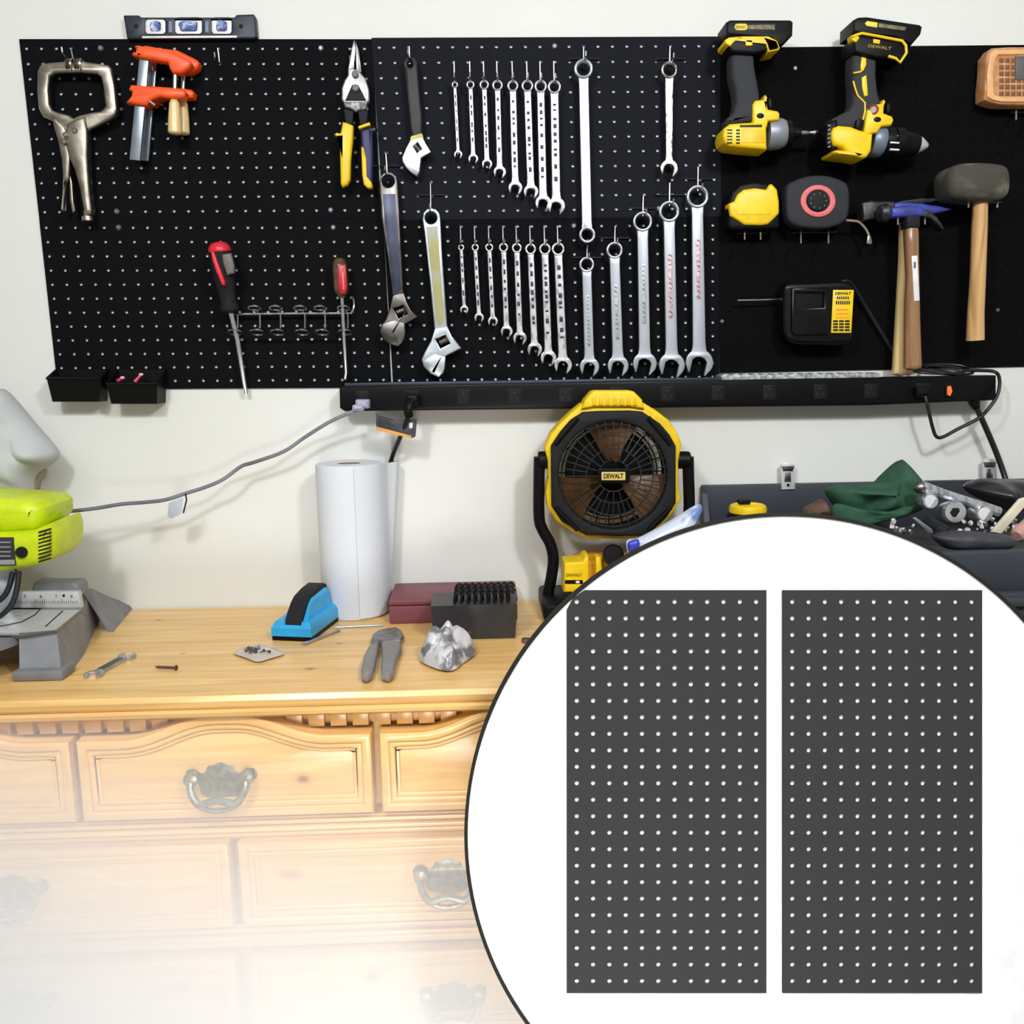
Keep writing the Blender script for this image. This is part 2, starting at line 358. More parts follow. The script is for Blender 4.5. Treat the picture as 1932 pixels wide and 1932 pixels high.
def shrink(loop, d):
    """inset of a closed outline, towards its middle, by d (mitre per vertex)"""
    n = len(loop); out = []
    A = sum(loop[i][0] * loop[(i + 1) % n][1] - loop[(i + 1) % n][0] * loop[i][1] for i in range(n)); s = 1 if A > 0 else -1
    for i in range(n):
        p0, p1, p2 = Vector(loop[i - 1][:2]), Vector(loop[i][:2]), Vector(loop[(i + 1) % n][:2])
        e1 = (p1 - p0).normalized(); e2 = (p2 - p1).normalized(); n1 = Vector((-e1.y, e1.x)) * s; n2 = Vector((-e2.y, e2.x)) * s
        b = (n1 + n2); b = b.normalized() if b.length > 1e-6 else n1
        q = p1 + b * (d / max(0.35, b.dot(n1))); out.append((q.x, q.y))
    return out
def drawer(x0, x1, z0, z1, arch=0.0, handles=()):
    if arch:
        L = x1 - x0; top = []
        for k in range(25):
            t = k / 24; u = abs(t - 0.5) * 2
            s = 0.5 + 0.5 * math.cos(PI * min(1, max(0, (u - 0.08) / 0.62)))
            top.append((x0 + L * t, z1 + arch * (s - 0.0)))
        lp = [(x0, z0), (x1, z0)] + list(reversed(top))
    else: lp = [(x0, z0), (x1, z0), (x1, z1), (x0, z1)]
    d = MB().wallplate(lp, -0.452, 0.024, 0.001).build('drawer', pine, dz)
    m = MB(); m.wallplate([lp, shrink(lp, 0.014)], -0.462, 0.012, 0.004); m.wallplate([shrink(lp, 0.0135), shrink(lp, 0.022)], -0.459, 0.008, 0.003)
    m.wallplate([shrink(lp, 0.0215), shrink(lp, 0.028)], -0.4555, 0.005, 0.002); m.build('drawer_moulding', pine_v, d)
    for px, py in handles: make_handle(px, py, d, -0.4525)
zA0, zA1 = zf(1542), zf(1392); ar = zf(1350) - zf(1392)
drawer(xf(148), xf(702), zA0, zA1, ar, [(419, 1478)])
drawer(xf(148) - 0.42, xf(134), zA0, zA1, ar)
drawer(xf(718), xf(718) + 0.39, zA0, zA1, ar)
zB0, zB1 = zf(1750), zf(1592)
drawer(DX0 + 0.03, xf(434, 1650), zB0, zB1, 0, [(28, 1688)])
drawer(xf(452, 1650), DX1 - 0.03, zB0, zB1, 0, [(845, 1658)])
zC0, zC1 = 0.345, zf(1808)
drawer(DX0 + 0.03, xf(446, 1850), zC0, zC1, 0, [(44, 1902)])
drawer(xf(474, 1850), DX1 - 0.03, zC0, zC1, 0, [(855, 1886)])
drawer(DX0 + 0.03, -0.41, 0.13, 0.325); drawer(-0.395, DX1 - 0.03, 0.13, 0.325)

# ------------------------------------------------------------------ pegboards
def sheet(mb, P, cols, rows, r, thick, mx, mz, mr=None):
    """perforated sheet; P(u, v, d) maps column u, row v and depth d to the world"""
    bm = mb.bm; seg = 12
    def V(u, v, d): return bm.verts.new(P(u, v, d))
    us = [-mx] + [c + 0.5 for c in range(cols - 1)] + [cols - 1 + (mr or mx)]
    vv = [-mz] + [c + 0.5 for c in range(rows - 1)] + [rows - 1 + mz]
    for d, flip in ((0.0, False), (thick, True)):
        G = [[V(u, v, d) for v in vv] for u in us]
        for i in range(cols):
            for j in range(rows):
                cs = [G[i][j], G[i + 1][j], G[i + 1][j + 1], G[i][j + 1]]
                ring = [V(i + r * math.cos(a), j + r * math.sin(a), d) for a in (-3 * PI / 4 + 2 * PI * k / seg for k in range(seg))]
                for s in range(4):
                    k = s * 3
                    f = [cs[s], cs[(s + 1) % 4]] + [ring[(k + 3 - q) % seg] for q in range(4)]
                    bm.faces.new(f if not flip else list(reversed(f)))
                if not flip: FR[(i, j)] = ring
                else:
                    a = FR[(i, j)]
                    for k in range(seg): bm.faces.new((a[k], a[(k + 1) % seg], ring[(k + 1) % seg], ring[k]))
FR = {}
def pegboard(name, label, tl, tr, bl, ncol, nrow, rr, mx, mz, Y=0.0, drop=(0, 0), mat=None, mr=None):
    a = at(*tl, Y); bx = (at(*tr, Y) - a) / (ncol - 1); bz = (at(*bl, Y) - a) / drop[1]
    root = thing(name, label, 'pegboard', a + bx * ncol / 2 + bz * nrow)
    root.location.y = WALL
    def P(u, v, d): q = a + bx * u + bz * v; return Vector((q.x, Y + d, q.z))
    m = MB(); sheet(m, P, ncol, nrow, rr, 0.0012, mx, mz, mr)
    m.build('perforated_sheet', mat or black, root)
    m = MB(); e = 0.04
    u0, u1, v0, v1 = -mx, ncol - 1 + (mr or mx), -mz, nrow - 1 + mz; D = WALL - Y
    for (ua, va, ub, vb) in ((u0, v0, u1, v0 + e), (u0, v1 - e, u1, v1), (u0, v0 + e, u0 + e, v1 - e), (u1 - e, v0 + e, u1, v1 - e)):
        m.loft([[P(ua, va, d), P(ub, va, d), P(ub, vb, d), P(ua, vb, d)] for d in (0.0008, D)])
    m.build('folded_edge', mat or black, root)
    return root, P
screwm = M('screw_head', (120, 120, 124), 0.4, 0.8)
def screws(root, P, uv):
    for u, v in uv:
        q = P(u, v, 0)
        MB().lathe(q + Vector((0, 0.002, 0)), q + Vector((0, -0.0025, 0)), [(0, .0052), (0.6, .005), (1, .003)], 12).build('mounting_screw', screwm, root)
bluetone = M('blue_black_panel', (24, 26, 33), 0.7, spec=0.08, bump=0.05, bscale=600)  # slightly lighter and bluer than the other black panels
p1, P1 = pegboard('pegboard', 'black perforated steel panel behind the locking clamp, bar clamps and snips', (49.7, 91), (687.5, 91), (84, 399.5), 24, 12, 0.115, 0.42, 0.6, drop=(0, 11), mr=0.55)
screws(p1, P1, [(5, 0), (5, 11), (20, 0), (20, 11)])
p2, P2 = pegboard('pegboard', 'black perforated steel panel behind the upper row of eight wrenches', (715.5, 88.7), (1345.8, 86), (735.5, 398.7), 24, 12, 0.115, 0.48, 0.6, drop=(0, 11), mat=bluetone)
screws(p2, P2, [(12, 0), (19, 11)])
p3, P3 = pegboard('pegboard', 'black perforated steel panel behind the two red screwdrivers and their rack', (87, 429), (709, 429), (118.5, 719.5), 24, 12, 0.108, 0.42, 0.6, Y=0.0005, drop=(0, 11), mr=0.55)
screws(p3, P3, [(5, 0), (20, 0)])
p4, P4 = pegboard('pegboard', 'black perforated steel panel behind the lower row of wrenches and the five large ones', (737, 428), (1345, 424.5), (753.5, 717), 24, 12, 0.108, 0.48, 0.58, Y=0.0005, drop=(0, 11))
screws(p4, P4, [(13, 0)])
# the matt board beyond, with a dark backing close behind its holes
p5, P5 = pegboard('pegboard', 'wide flat black pegboard behind the drills, tape measures and hammers', (1376, 104), (1999, 98), (1376, 691), 24, 23, 0.09, 0.68, 0.5, Y=0.0009, drop=(0, 22), mat=black2)
a = [P5(-.68, -.5, 0.0018), P5(23.45, -.5, 0.0018), P5(23.45, 22.5, 0.0018), P5(-.68, 22.5, 0.0018)]
b = [Vector((p.x, WALL, p.z)) for p in a]
MB().loft([a, b]).build('backing_sheet', black2, p5)
for px, py in ((1500, 129), (1882, 585), (1362, 606)):
    q = at(px, py, 0.002)
    MB().lathe(q + Vector((0, 0.002, 0)), q + Vector((0, -0.002, 0)), [(0, .005), (0.6, .0045), (1, .003)], 12).build('mounting_screw', screwm, p5)

# ------------------------------------------------------------------ hooks
def hook(px, y0, y1, label, Y=-0.028, cross=None, r=0.0016):
    a, b = at(px[0], y0, -0.003), at(px[1], y1, -0.003)
    o = thing('peg_hook', label, 'hook', a, 'wire hooks on the pegboards')
    m = MB(); tip = Vector((b.x, Y, b.z))
    m.tube([(a.x, 0.0036, a.z), (a.x, 0.0, a.z), (a.x, -0.003, a.z - 0.002), (a.x * .5 + b.x * .5, -0.003, (a.z + b.z) / 2), (b.x, -0.004, b.z + 0.003), (b.x, -0.007, b.z), (b.x, (Y - 0.007) / 2, b.z - 0.0005), tip, tip + Vector((0, -0.004, 0.003)), tip + Vector((0, -0.005, 0.010))], r, 8)
    m.build('bent_wire', wire, o)
    if cross:
        p, q = at(px[0] - cross, y0 + 25, -0.003), at(px[0] + cross, y0 + 25, -0.003)
        MB().tube([p + Vector((0, 0.006, -0.002)), p, q, q + Vector((0, 0.006, -0.002))], 0.0013, 6).build('crossbar', darkwire, o)
    return o

# ------------------------------------------------------------------ wrenches
def fork_pts(L, R, w, tilt, side):
    """outline of an open jaw centred at u=L: from the shaft's lower side round to its upper side"""
    psi = math.asin(min(0.95, w * 1.15 / R)); s = math.radians(tilt); t1 = math.radians(50); h = 0.52 * R; o = []
    o.append((L - R * 1.75, -w)); o.append((L - R * 1.25, -w * 1.04))
    a0, a1 = PI + psi, 2 * PI + s - t1
    for k in range(11):
        a = a0 + (a1 - a0) * k / 10; o.append((L + R * math.cos(a), R * math.sin(a)))
    def S(p, q): return (L + p * math.cos(s) - q * math.sin(s), p * math.sin(s) + q * math.cos(s))
    o += [S(R * .9, -R * .62), S(R * .82, -h), S(-R * .12, -h), S(-R * .34, -h * .55), S(-R * .40, 0), S(-R * .34, h * .55), S(-R * .12, h), S(R * .82, h), S(R * .9, R * .62)]
    a0, a1 = s + t1, PI - psi
    for k in range(11):
        a = a0 + (a1 - a0) * k / 10; o.append((L + R * math.cos(a), R * math.sin(a)))
    o += [(L - R * 1.25, w * 1.04), (L - R * 1.75, w)]
    return o
def wrench(name, label, ring, r, rh, op, R, w0, w1, Y, thick, mat, group, tilt=14, box_end=None, panel=None, cat='wrench', dashes=False):
    A = Vector(ring); B = Vector(op); d = B - A; L = d.length; d.normalize(); nrm = Vector((-d.y, d.x))
    def Q(u, v): return (A.x + d.x * u + nrm.x * v, A.y + d.y * u + nrm.y * v)
    ph = math.asin(min(0.95, w0 * 1.1 / r)); o = []
    o += [(r * 1.7, w0)]
    for k in range(25):
        a = ph + (2 * PI - 2 * ph) * k / 24; o.append((r * math.cos(a), r * math.sin(a)))
    o += [(r * 1.7, -w0)]
    loops = None
    if box_end:
        r2, h2 = box_end; p2 = math.asin(min(.95, w1 * 1.1 / r2)); o.append((L - r2 * 1.7, -w1))
        for k in range(25):
            a = PI + p2 + (2 * PI - 2 * p2) * k / 24; o.append((L + r2 * math.cos(a), r2 * math.sin(a)))
        o.append((L - r2 * 1.7, w1))
        holes = [[(rh * (1 + .05 * (k % 2)) * math.cos(2 * PI * k / 24), rh * (1 + .05 * (k % 2)) * math.sin(2 * PI * k / 24)) for k in range(24)], [(L + h2 * math.cos(2 * PI * k / 24), h2 * math.sin(2 * PI * k / 24)) for k in range(24)]]
    else:
        o += fork_pts(L, R, w1, tilt, 1)
        holes = [[(rh * (1 + .06 * (k % 2)) * math.cos(2 * PI * k / 24), rh * (1 + .06 * (k % 2)) * math.sin(2 * PI * k / 24)) for k in range(24)]]
    root = thing(name, label, cat, at(ring[0], ring[1], Y), group)
    m = MB().plate([[Q(*p) for p in o]] + [[Q(*p) for p in hl] for hl in holes], Y, thick, min(0.0016, thick * .3))
    m.build('wrench_body', mat, root)
    k = mpp(Y)
    m = MB(); c = at(*ring, Y)                                       # the thicker box ring
    rm = (r + rh) / 2 * k; tr = (r - rh) / 2 * k
    m.tube([(c.x + rm * math.cos(2 * PI * q / 28), Y + tr * .1, c.z + rm * math.sin(2 * PI * q / 28)) for q in range(28)], tr * 1.02, 10, closed=True)
    m.build('box_ring', mat, root)
    if box_end:
        m = MB(); c = at(*op, Y); rm = (box_end[0] + box_end[1]) / 2 * k; tr = (box_end[0] - box_end[1]) / 2 * k
        m.tube([(c.x + rm * math.cos(2 * PI * q / 28), Y + tr * .1, c.z + rm * math.sin(2 * PI * q / 28)) for q in range(28)], tr * 1.02, 10, closed=True)
        m.build('box_ring', mat, root)
    if panel:
        u0, u1, v, pm = panel
        m = MB().plate([Q(p[0], p[1]) for p in rrect(u0 * L, -v, u1 * L, v, min(v * .8, 3))], Y - 0.0003, 0.0015, 0.0002)
        pa = m.build('stamped_panel', pm, root)
        n = int((u1 - u0) * L / (v * 2.0)); mm = MB(); rnd = random.Random(int(L))
        for i in range(n):
            if rnd.random() < .2: continue
            u = u0 * L + (i + .5) * (u1 - u0) * L / n; g = v * .5
            for q in ((-.5, .5), (.5, -.5)) if rnd.random() < .5 else ((0, 0),):
                mm.plate([Q(u + q[0] * g - g * .45, q[1] * g - g * .55), Q(u + q[0] * g + g * .45, q[1] * g - g * .55), Q(u + q[0] * g + g * .45, q[1] * g + g * .7), Q(u + q[0] * g - g * .45, q[1] * g + g * .7)], Y - 0.0005, 0.0004, 0.00005)
        mm.build('stamped_marks', stampdark, pa)
    if dashes:
        rnd = random.Random(int(L * 7 + ring[0])); mm = MB(); u = .14 * L; q = w0 * .42
        while u < .8 * L:
            ln = rnd.uniform(3.5, 10)
            mm.plate([Q(u, -q), Q(u + ln, -q), Q(u + ln, q), Q(u, q)], Y - 0.0002, 0.0006, 0.0001); u += ln + rnd.uniform(3, 16)
        mm.build('engraved_marks', engraved, root)
    return root
engraved = M('engraved_dark', (52, 52, 58), .5, .5)
stampdark = M('stamped_dark', (70, 72, 78), 0.5, 0.6)
panelgrey = M('stamped_grey', (176, 182, 184), 0.45, 0.8, rgb2=(150, 158, 160), scale=120)
panelred = M('stamped_red', (170, 120, 124), 0.45, 0.5, rgb2=(205, 196, 200), scale=160)
ORD = ['smallest', 'second smallest', 'third smallest', 'fourth smallest', 'fourth largest', 'third largest', 'second largest', 'largest']
up = [((858, 160), 5.6, 3.2, (864.5, 291), 8, 3.0), ((887.5, 160), 7.2, 4.4, (893, 299), 9.5, 4.0), ((913.5, 160), 8.4, 5.2, (919, 309), 10, 4.6), ((938.5, 161), 9.4, 6, (943, 324), 12, 5.2), ((967.5, 162), 9.8, 6.4, (972.5, 354), 13.5, 6.2), ((995, 162), 10.4, 7, (1002, 361), 14, 6.6), ((1020, 163), 11.2, 7.4, (1025, 382), 15, 7), ((1046, 164), 11.8, 8, (1050, 388), 16.5, 7.6)]
low = [((870, 467), 5.6, 3.2, (876, 584), 8, 3.2), ((896.5, 467), 6.6, 3.8, (904, 599), 9, 3.8), ((923, 467), 7.4, 4.4, (930, 606), 9.5, 4.2), ((950, 467), 8.4, 5.2, (956, 625), 11.5, 5), ((975, 468), 9, 5.6, (981, 638), 13, 5.4), ((1001, 470), 10, 6.4, (1009, 659), 14, 6), ((1028, 470), 10.6, 7, (1035, 675), 15, 6.6), ((1053, 470), 11.8, 7.8, (1062.6, 688.4), 16.8, 7.7)]
for row, lst, y0 in (('upper', up, 114), ('lower', low, 424)):
    for i, (ring, r, rh, op, R, w) in enumerate(lst):
        wrench('combination_wrench', f'{ORD[i]} polished combination wrench in the {row} row of eight', ring, r, rh, op, R, w, w * 1.02, -0.021 - 0.0007 * (i % 2), 0.0045 + i * 0.0003, chrome, f'polished wrenches of the {row} row', dashes=True)
        hook((ring[0] - 1.5, ring[0] - 0.5), y0, ring[1] - rh * .55, f'short wire hook holding the {ORD[i]} wrench of the {row} row of eight')
big = [((1107, 499), 14, 9.5, (1112.5, 692), 18.5, 8.8, 9, 'smallest of the five large satin combination wrenches, below the double-ring wrench', panelgrey, .3, .8), ((1159.5, 472), 15.2, 10.6, (1166.5, 690), 20, 9.6, 10, 'second smallest of the five large satin combination wrenches, with a worn grey panel', panelgrey, .3, .78),
       ((1212.5, 418), 17.8, 12.8, (1217, 686), 22.5, 10.2, 10.5, 'middle one of the five large satin combination wrenches, long grey panel', panelgrey, .3, .72), ((1262.5, 399), 19, 13.4, (1268, 689), 24.5, 10.6, 11, 'second largest satin combination wrench, under the short worn one, red in its panel', panelred, .27, .7),
       ((1316, 371), 20.5, 14.5, (1320, 684), 26, 11, 12, 'largest satin combination wrench, at the panel edge, with a red stamped panel', panelred, .25, .62)]
for (ring, r, rh, op, R, w0, w1, lab, pm, u0, u1) in big:
    wrench('combination_wrench', lab, ring, r, rh, op, R, w0, w1, -0.024, 0.008, satin, 'large satin wrenches', panel=(u0, u1, w0 * .42, pm))
for (x, y, lab, ht) in ((1107, 499, 'smallest large wrench, just under the double-ring wrench', 38), (1159.5, 472, 'second smallest large wrench', 48), (1212.5, 418, 'middle large wrench', 50), (1262.5, 399, 'second largest large wrench', 56), (1316, 371, 'largest wrench beside the panel edge', 58)):
    hook((x + 1, x), y - ht, y - 7, f'wire hook with a crossbar holding the {lab}', -0.034, 27)
wrench('double_box_wrench', 'long satin wrench with a closed ring at both ends', (1101, 130), 16.8, 11.5, (1108, 443), 15, 9.2, 9.4, -0.024, 0.008, satin, None, box_end=(15, 10))
hook((1101, 1101), 86, 121, 'wire hook with a crossbar holding the long double-ring wrench', -0.034, 28)
wrench('ratchet_wrench', 'short worn steel combination wrench hanging alone above the large ones', (1263, 132), 14.6, 10, (1263, 317), 17, 8, 6.5, -0.024, 0.008, M('speckled_steel', (196, 194, 192), .28, 1.0, rgb2=(110, 106, 104), scale=110, lo=.5, hi=.6, bump=.2, bscale=120), None)
hook((1264, 1263), 86, 124, 'wire hook with a crossbar holding the short worn wrench', -0.034, 28)
hook((411, 415), 89, 122, 'empty wire hook above the bare panel beside the orange clamps', -0.03)

# ------------------------------------------------------------------ adjustable wrenches
def tri(root, name, pts, Y, th, mat, bev=0.001, smooth=0, parent=None): return MB().plate(pts, Y, th, bev, smooth).build(name, mat, parent or root)
def off(lp, dx, dy): return [(x + dx, y + dy) for x, y in lp]
t = thing('adjustable_wrench', 'adjustable wrench with a black dipped handle and bright steel head', 'wrench', at(773, 121, -.02), 'adjustable wrenches')
tri(t, 'handle', [[(762, 118), (766, 109), (774, 106), (783, 109), (787, 118), (791, 170), (796, 220), (796, 255), (778, 260), (774, 240), (768, 180)], circ(773, 121, 5.5, 16)], -0.024, 0.012, M('dipped_black_grip', (36, 36, 38), .55), 0.004)
tri(t, 'collar', [(775, 257), (796, 251), (799, 259), (773, 267)], -0.0245, 0.011, M('faded_yellow_paint', (214, 200, 90), .5), .001)
hd = tri(t, 'jaw_head', [[(774, 263), (797, 256), (804, 271), (814, 287), (795, 298), (793, 312), (792, 324), (787, 333), (778, 328), (766, 317), (759, 305), (758, 297), (765, 280)], [(779, 276), (788, 269), (796, 281), (787, 288)]], -0.025, 0.013, M('bright_steel', (224, 226, 230), .3, 1.0, rgb2=(186, 190, 196), scale=60), .002)
a, b = at(781, 273, -.018), at(793, 286, -.018); MB().lathe(a, b, [(0, .004), (.1, .005), (.3, .004), (.35, .005), (.5, .004), (.6, .005), (.75, .004), (.9, .005), (1, .004)], 12).build('worm_screw', steel, hd)
tri(t, 'lower_jaw', [(762, 303), (781, 296), (793, 300), (791, 322), (786, 331), (776, 326), (766, 316)], -0.0262, 0.006, MATS['bright_steel'], .001)
hook((772, 773), 86, 118, 'wire hook holding the black-handled adjustable wrench', -.036)
t = thing('adjustable_wrench', 'large dark steel adjustable wrench with a blue-grey recessed handle', 'wrench', at(732, 342, -.02), 'adjustable wrenches')
dsteel = M('dark_worn_steel', (120, 116, 114), .36, 1.0, rgb2=(84, 80, 78), scale=40)
tri(t, 'handle', [[(716, 344), (718, 332), (725, 325), (733, 323), (741, 326), (748, 333), (750, 344), (754, 420), (761, 552), (741, 560), (731, 480), (721, 420)], circ(732, 342, 11.5, 24)], -0.027, 0.011, dsteel, .002)
tri(t, 'handle_recess', [(722, 366), (746, 366), (750, 430), (757, 545), (748, 556), (742, 548), (733, 470), (726, 420)], -0.0275, 0.002, M('blue_grey_recess', (70, 74, 92), .4, .7, rgb2=(52, 55, 70), scale=25), .0005)
hd = tri(t, 'jaw_head', [[(740, 556), (762, 551), (768, 570), (776, 585), (789, 598), (764, 612), (765, 628), (762, 643), (752, 654), (740, 652), (725, 643), (716, 627), (718, 615), (727, 603), (735, 580)], [(743, 582), (760, 576), (768, 592), (752, 600)]], -0.029, 0.015, dsteel, .003)
a, b = at(748, 590, -.02), at(764, 583, -.02); MB().lathe(a, b, [(0, .005), (.1, .006), (.25, .005), (.35, .006), (.5, .005), (.6, .006), (.75, .005), (.9, .006), (1, .005)], 12).build('worm_screw', steel, hd)
tri(t, 'lower_jaw', [(722, 611), (744, 604), (762, 610), (764, 630), (760, 644), (753, 651), (743, 640), (741, 628), (750, 612), (741, 626), (749, 652), (735, 648), (724, 640), (718, 627)], -0.0305, 0.006, dsteel, .001)
hook((728, 731), 288, 333, 'wire hook with a crossbar holding the large dark adjustable wrench', -.04, 26)
t = thing('adjustable_wrench', 'large silver adjustable wrench with a faded yellow strip along the handle', 'wrench', at(813, 411, -.02), 'adjustable wrenches')
ssteel = M('silver_forging', (214, 220, 226), .34, .9, rgb2=(190, 198, 206), scale=30)
tri(t, 'handle', [[(797, 414), (799, 401), (806, 394), (814, 392), (823, 395), (829, 402), (831, 414), (834, 480), (844, 618), (820, 624), (812, 540), (801, 440)], circ(813, 411, 11.5, 24)], -0.027, 0.011, ssteel, .002)
tri(t, 'handle_recess', [(804, 428), (826, 426), (829, 480), (837, 600), (834, 612), (828, 614), (824, 606), (815, 530), (808, 470)], -0.0275, 0.002, M('faded_yellow_strip', (168, 162, 108), .6, .1, rgb2=(170, 173, 166), scale=26, stretch=(1, 1, .6), lo=.42, hi=.56), .0005)
hd = tri(t, 'jaw_head', [[(820, 619), (844, 615), (853, 634), (871, 657), (841, 672), (840, 690), (837, 704), (828, 713), (812, 706), (799, 692), (795, 678), (801, 664), (813, 642)], [(822, 640), (840, 632), (849, 648), (831, 657)]], -0.029, 0.015, ssteel, .003)
a, b = at(829, 647, -.02), at(844, 640, -.02); MB().lathe(a, b, [(0, .005), (.1, .006), (.25, .005), (.35, .006), (.5, .005), (.6, .006), (.75, .005), (.9, .006), (1, .005)], 12).build('worm_screw', steel, hd)
tri(t, 'lower_jaw', [(799, 681), (820, 668), (840, 674), (838, 697), (828, 711), (818, 704), (829, 680), (815, 702), (803, 692)], -0.0305, 0.006, ssteel, .001)
hook((812, 813), 343, 402, 'wire hook with a crossbar holding the large silver adjustable wrench', -.04, 27)

# ------------------------------------------------------------------ locking clamp, bar clamps, snips, level
t = thing('locking_clamp', 'big dull nickel C-shaped locking clamp hanging by its jaws', 'clamp', at(140, 118, -.02))
jaw = [[(74, 124), (80, 119), (122, 115), (127, 112), (140, 116), (154, 112), (160, 116), (203, 122), (209, 128), (215, 160), (220, 205), (218, 216), (210, 223), (168, 244), (163, 262), (150, 268), (130, 262), (112, 240), (98, 228), (80, 220), (72, 205), (69, 170), (70, 134)],
       [(93, 143), (102, 137), (150, 136), (183, 139), (190, 145), (194, 165), (198, 200), (190, 208), (163, 213), (148, 217), (138, 222), (128, 216), (112, 212), (98, 207), (92, 196), (90, 170)]]
tri(t, 'c_frame', jaw, -0.03, 0.014, nickel, .004)
fh = tri(t, 'fixed_handle', [(125, 232), (140, 224), (160, 218), (164, 250), (164, 300), (167, 350), (172, 395), (171, 404), (161, 406), (156, 394), (148, 352), (138, 318), (126, 290), (118, 262)], -0.036, 0.022, nickel, .006)
MB().lathe(at(164, 398, -.025), at(166, 418, -.025), [(0, .006), (.5, .006), (.55, .010), (.95, .010), (1, .007)], 14).build('adjusting_screw', nickel, fh)
lv = tri(t, 'lever', [(97, 216), (108, 226), (122, 240), (129, 262), (131, 300), (130, 334), (124, 346), (121, 372), (119, 398), (116, 398), (117, 360), (118, 330), (116, 300), (108, 262), (100, 236)], -0.034, 0.010, nickel, .003)
tri(t, 'release_lever', [(131, 326), (136, 345), (138, 378), (142, 398), (136, 402), (131, 378), (130, 350)], -0.03, 0.008, nickel, .002)
for x, y in ((141, 246), (121, 267), (124, 254)): MB().lathe(at(x, y, -.03), at(x, y, -.04), [(0, .005), (.8, .005), (1, .003)], 12).build('rivet', nickel, fh)
for xa, xb in ((126, 139), (142, 157)): MB().lathe(at(xa, 122, -.026), at(xb, 123, -.026), [(0, .009), (.2, .011), (.3, .008), (.45, .011), (.6, .008), (.75, .011), (1, .010)], 14).build('jaw_pad', nickel, t)
hook((134, 139), 92, 117, 'wire hook holding the big locking clamp', -.042)

def bar_clamp(name, label, dx, dy, Y):
    t = thing(name, label, 'clamp', at(290 + dx, 110 + dy, Y), 'orange bar clamps')
    tri(t, 'steel_bar', off([(263, 104), (281, 106), (264, 303), (244, 301)], dx, dy), Y + .006, 0.006, M('bar_steel', (198, 206, 218), .3, .9, rgb2=(160, 170, 184), scale=20), .001)
    tri(t, 'fixed_head', off([(252, 86), (258, 84), (285, 89), (318, 93), (345, 106), (356, 112), (360, 119), (357, 127), (350, 133), (342, 137), (324, 137), (318, 127), (316, 117), (288, 112), (266, 108), (249, 104), (246, 101), (254, 99), (256, 92)], dx, dy), Y - .004, 0.024, orange, .005)
    tri(t, 'sliding_jaw', off([(246, 159), (274, 161), (330, 165), (345, 168), (350, 173), (348, 184), (326, 185), (300, 182), (286, 187), (274, 199), (244, 194), (236, 193), (247, 180), (248, 172), (241, 168)], dx, dy), Y - .004, 0.024, orange, .005)
    MB().lathe(at(331 + dx, 130 + dy, Y + .008), at(329 + dx, 198 + dy, Y + .008), [(0, .004), (1, .004)], 12).build('screw', wire, t)
    MB().lathe(at(329 + dx, 188 + dy, Y + .008), at(330 + dx, 253 + dy, Y + .008), [(0, .006), (.08, .0075), (.1, .0085), (.5, .0105), (.95, .0115), (1, .009)], 16).build('wooden_handle', palewood, t)
    MB().tube([at(280 + dx, 189 + dy, Y), at(293 + dx, 199 + dy, Y)], 0.0022, 8).build('trigger_rod', wire, t)
    return t
bar_clamp('bar_clamp', 'orange bar clamp in front of its twin, its pale handle nearer the steel bar', 0, 0, -0.05)
bar_clamp('bar_clamp', 'orange bar clamp hung behind its twin, mostly hidden, with the outer pale handle', 15.5, 0.5, -0.021)
hook((291, 294), 92, 141, 'wire hook holding the pair of orange bar clamps', -.012)

t = thing('tin_snips', 'aviation snips with one yellow and one blue-and-yellow handle, blades up', 'snips', at(668, 160, -.02))
bl = M('blade_steel', (150, 150, 150), .3, .9)
tri(t, 'blade', [(668, 75), (671, 90), (668, 118), (668, 135), (656, 133), (660, 112), (663, 92)], -.026, .005, bl, .001)
tri(t, 'blade', [(670, 76), (676, 92), (679, 112), (682, 136), (672, 138), (671, 112), (671, 90)], -.022, .005, M('blade_steel_dark', (126, 124, 122), .35, .9), .001)
hd = tri(t, 'pivot_head', [(656, 130), (664, 127), (678, 134), (690, 148), (696, 168), (697, 190), (692, 196), (651, 196), (644, 188), (644, 166), (650, 150), (656, 142)], -.03, .012, M('snip_head_steel', (176, 176, 176), .4, .7, rgb2=(150, 150, 150), scale=60), .003)
tri(t, 'link_plate', [(664, 160), (676, 160), (691, 190), (651, 190)], -.0312, .003, dplastic, .001, parent=hd)
for x, y in ((670, 140), (671, 166)): MB().lathe(at(x, y, -.03), at(x, y, -.036), [(0, .006), (.7, .006), (1, .004)], 14).build('pivot_bolt', wire, hd)
tri(t, 'spring_collar', [(647, 191), (694, 191), (690, 206), (676, 208), (671, 211), (664, 206), (650, 202)], -.031, .012, M('worn_grey_steel', (150, 150, 150), .5, .6, rgb2=(90, 90, 90), scale=150, lo=.45, hi=.55), .003)
tri(t, 'arm', [(648, 204), (667, 209), (665, 234), (652, 234)], -.029, .01, dplastic, .002)
tri(t, 'arm', [(675, 209), (694, 206), (692, 236), (679, 236)], -.027, .01, dplastic, .002)
tri(t, 'yellow_grip', [(646, 229), (655, 231), (666, 236), (665, 262), (661, 300), (660, 338), (655, 348), (645, 353), (642, 345), (641, 300), (641, 259), (630, 254), (630, 251), (642, 250)], -.033, .018, yellow, .005)
g = tri(t, 'blue_grip', [(680, 245), (698, 240), (711, 241), (711, 244), (702, 249), (703, 290), (702, 335), (700, 347), (690, 338), (682, 290), (681, 265)], -.031, .018, M('navy_grip', (44, 44, 96), .5), .005)
tri(t, 'grip_collar', [(675, 238), (697, 230), (699, 236), (677, 243)], -.032, .016, yellow, .002)
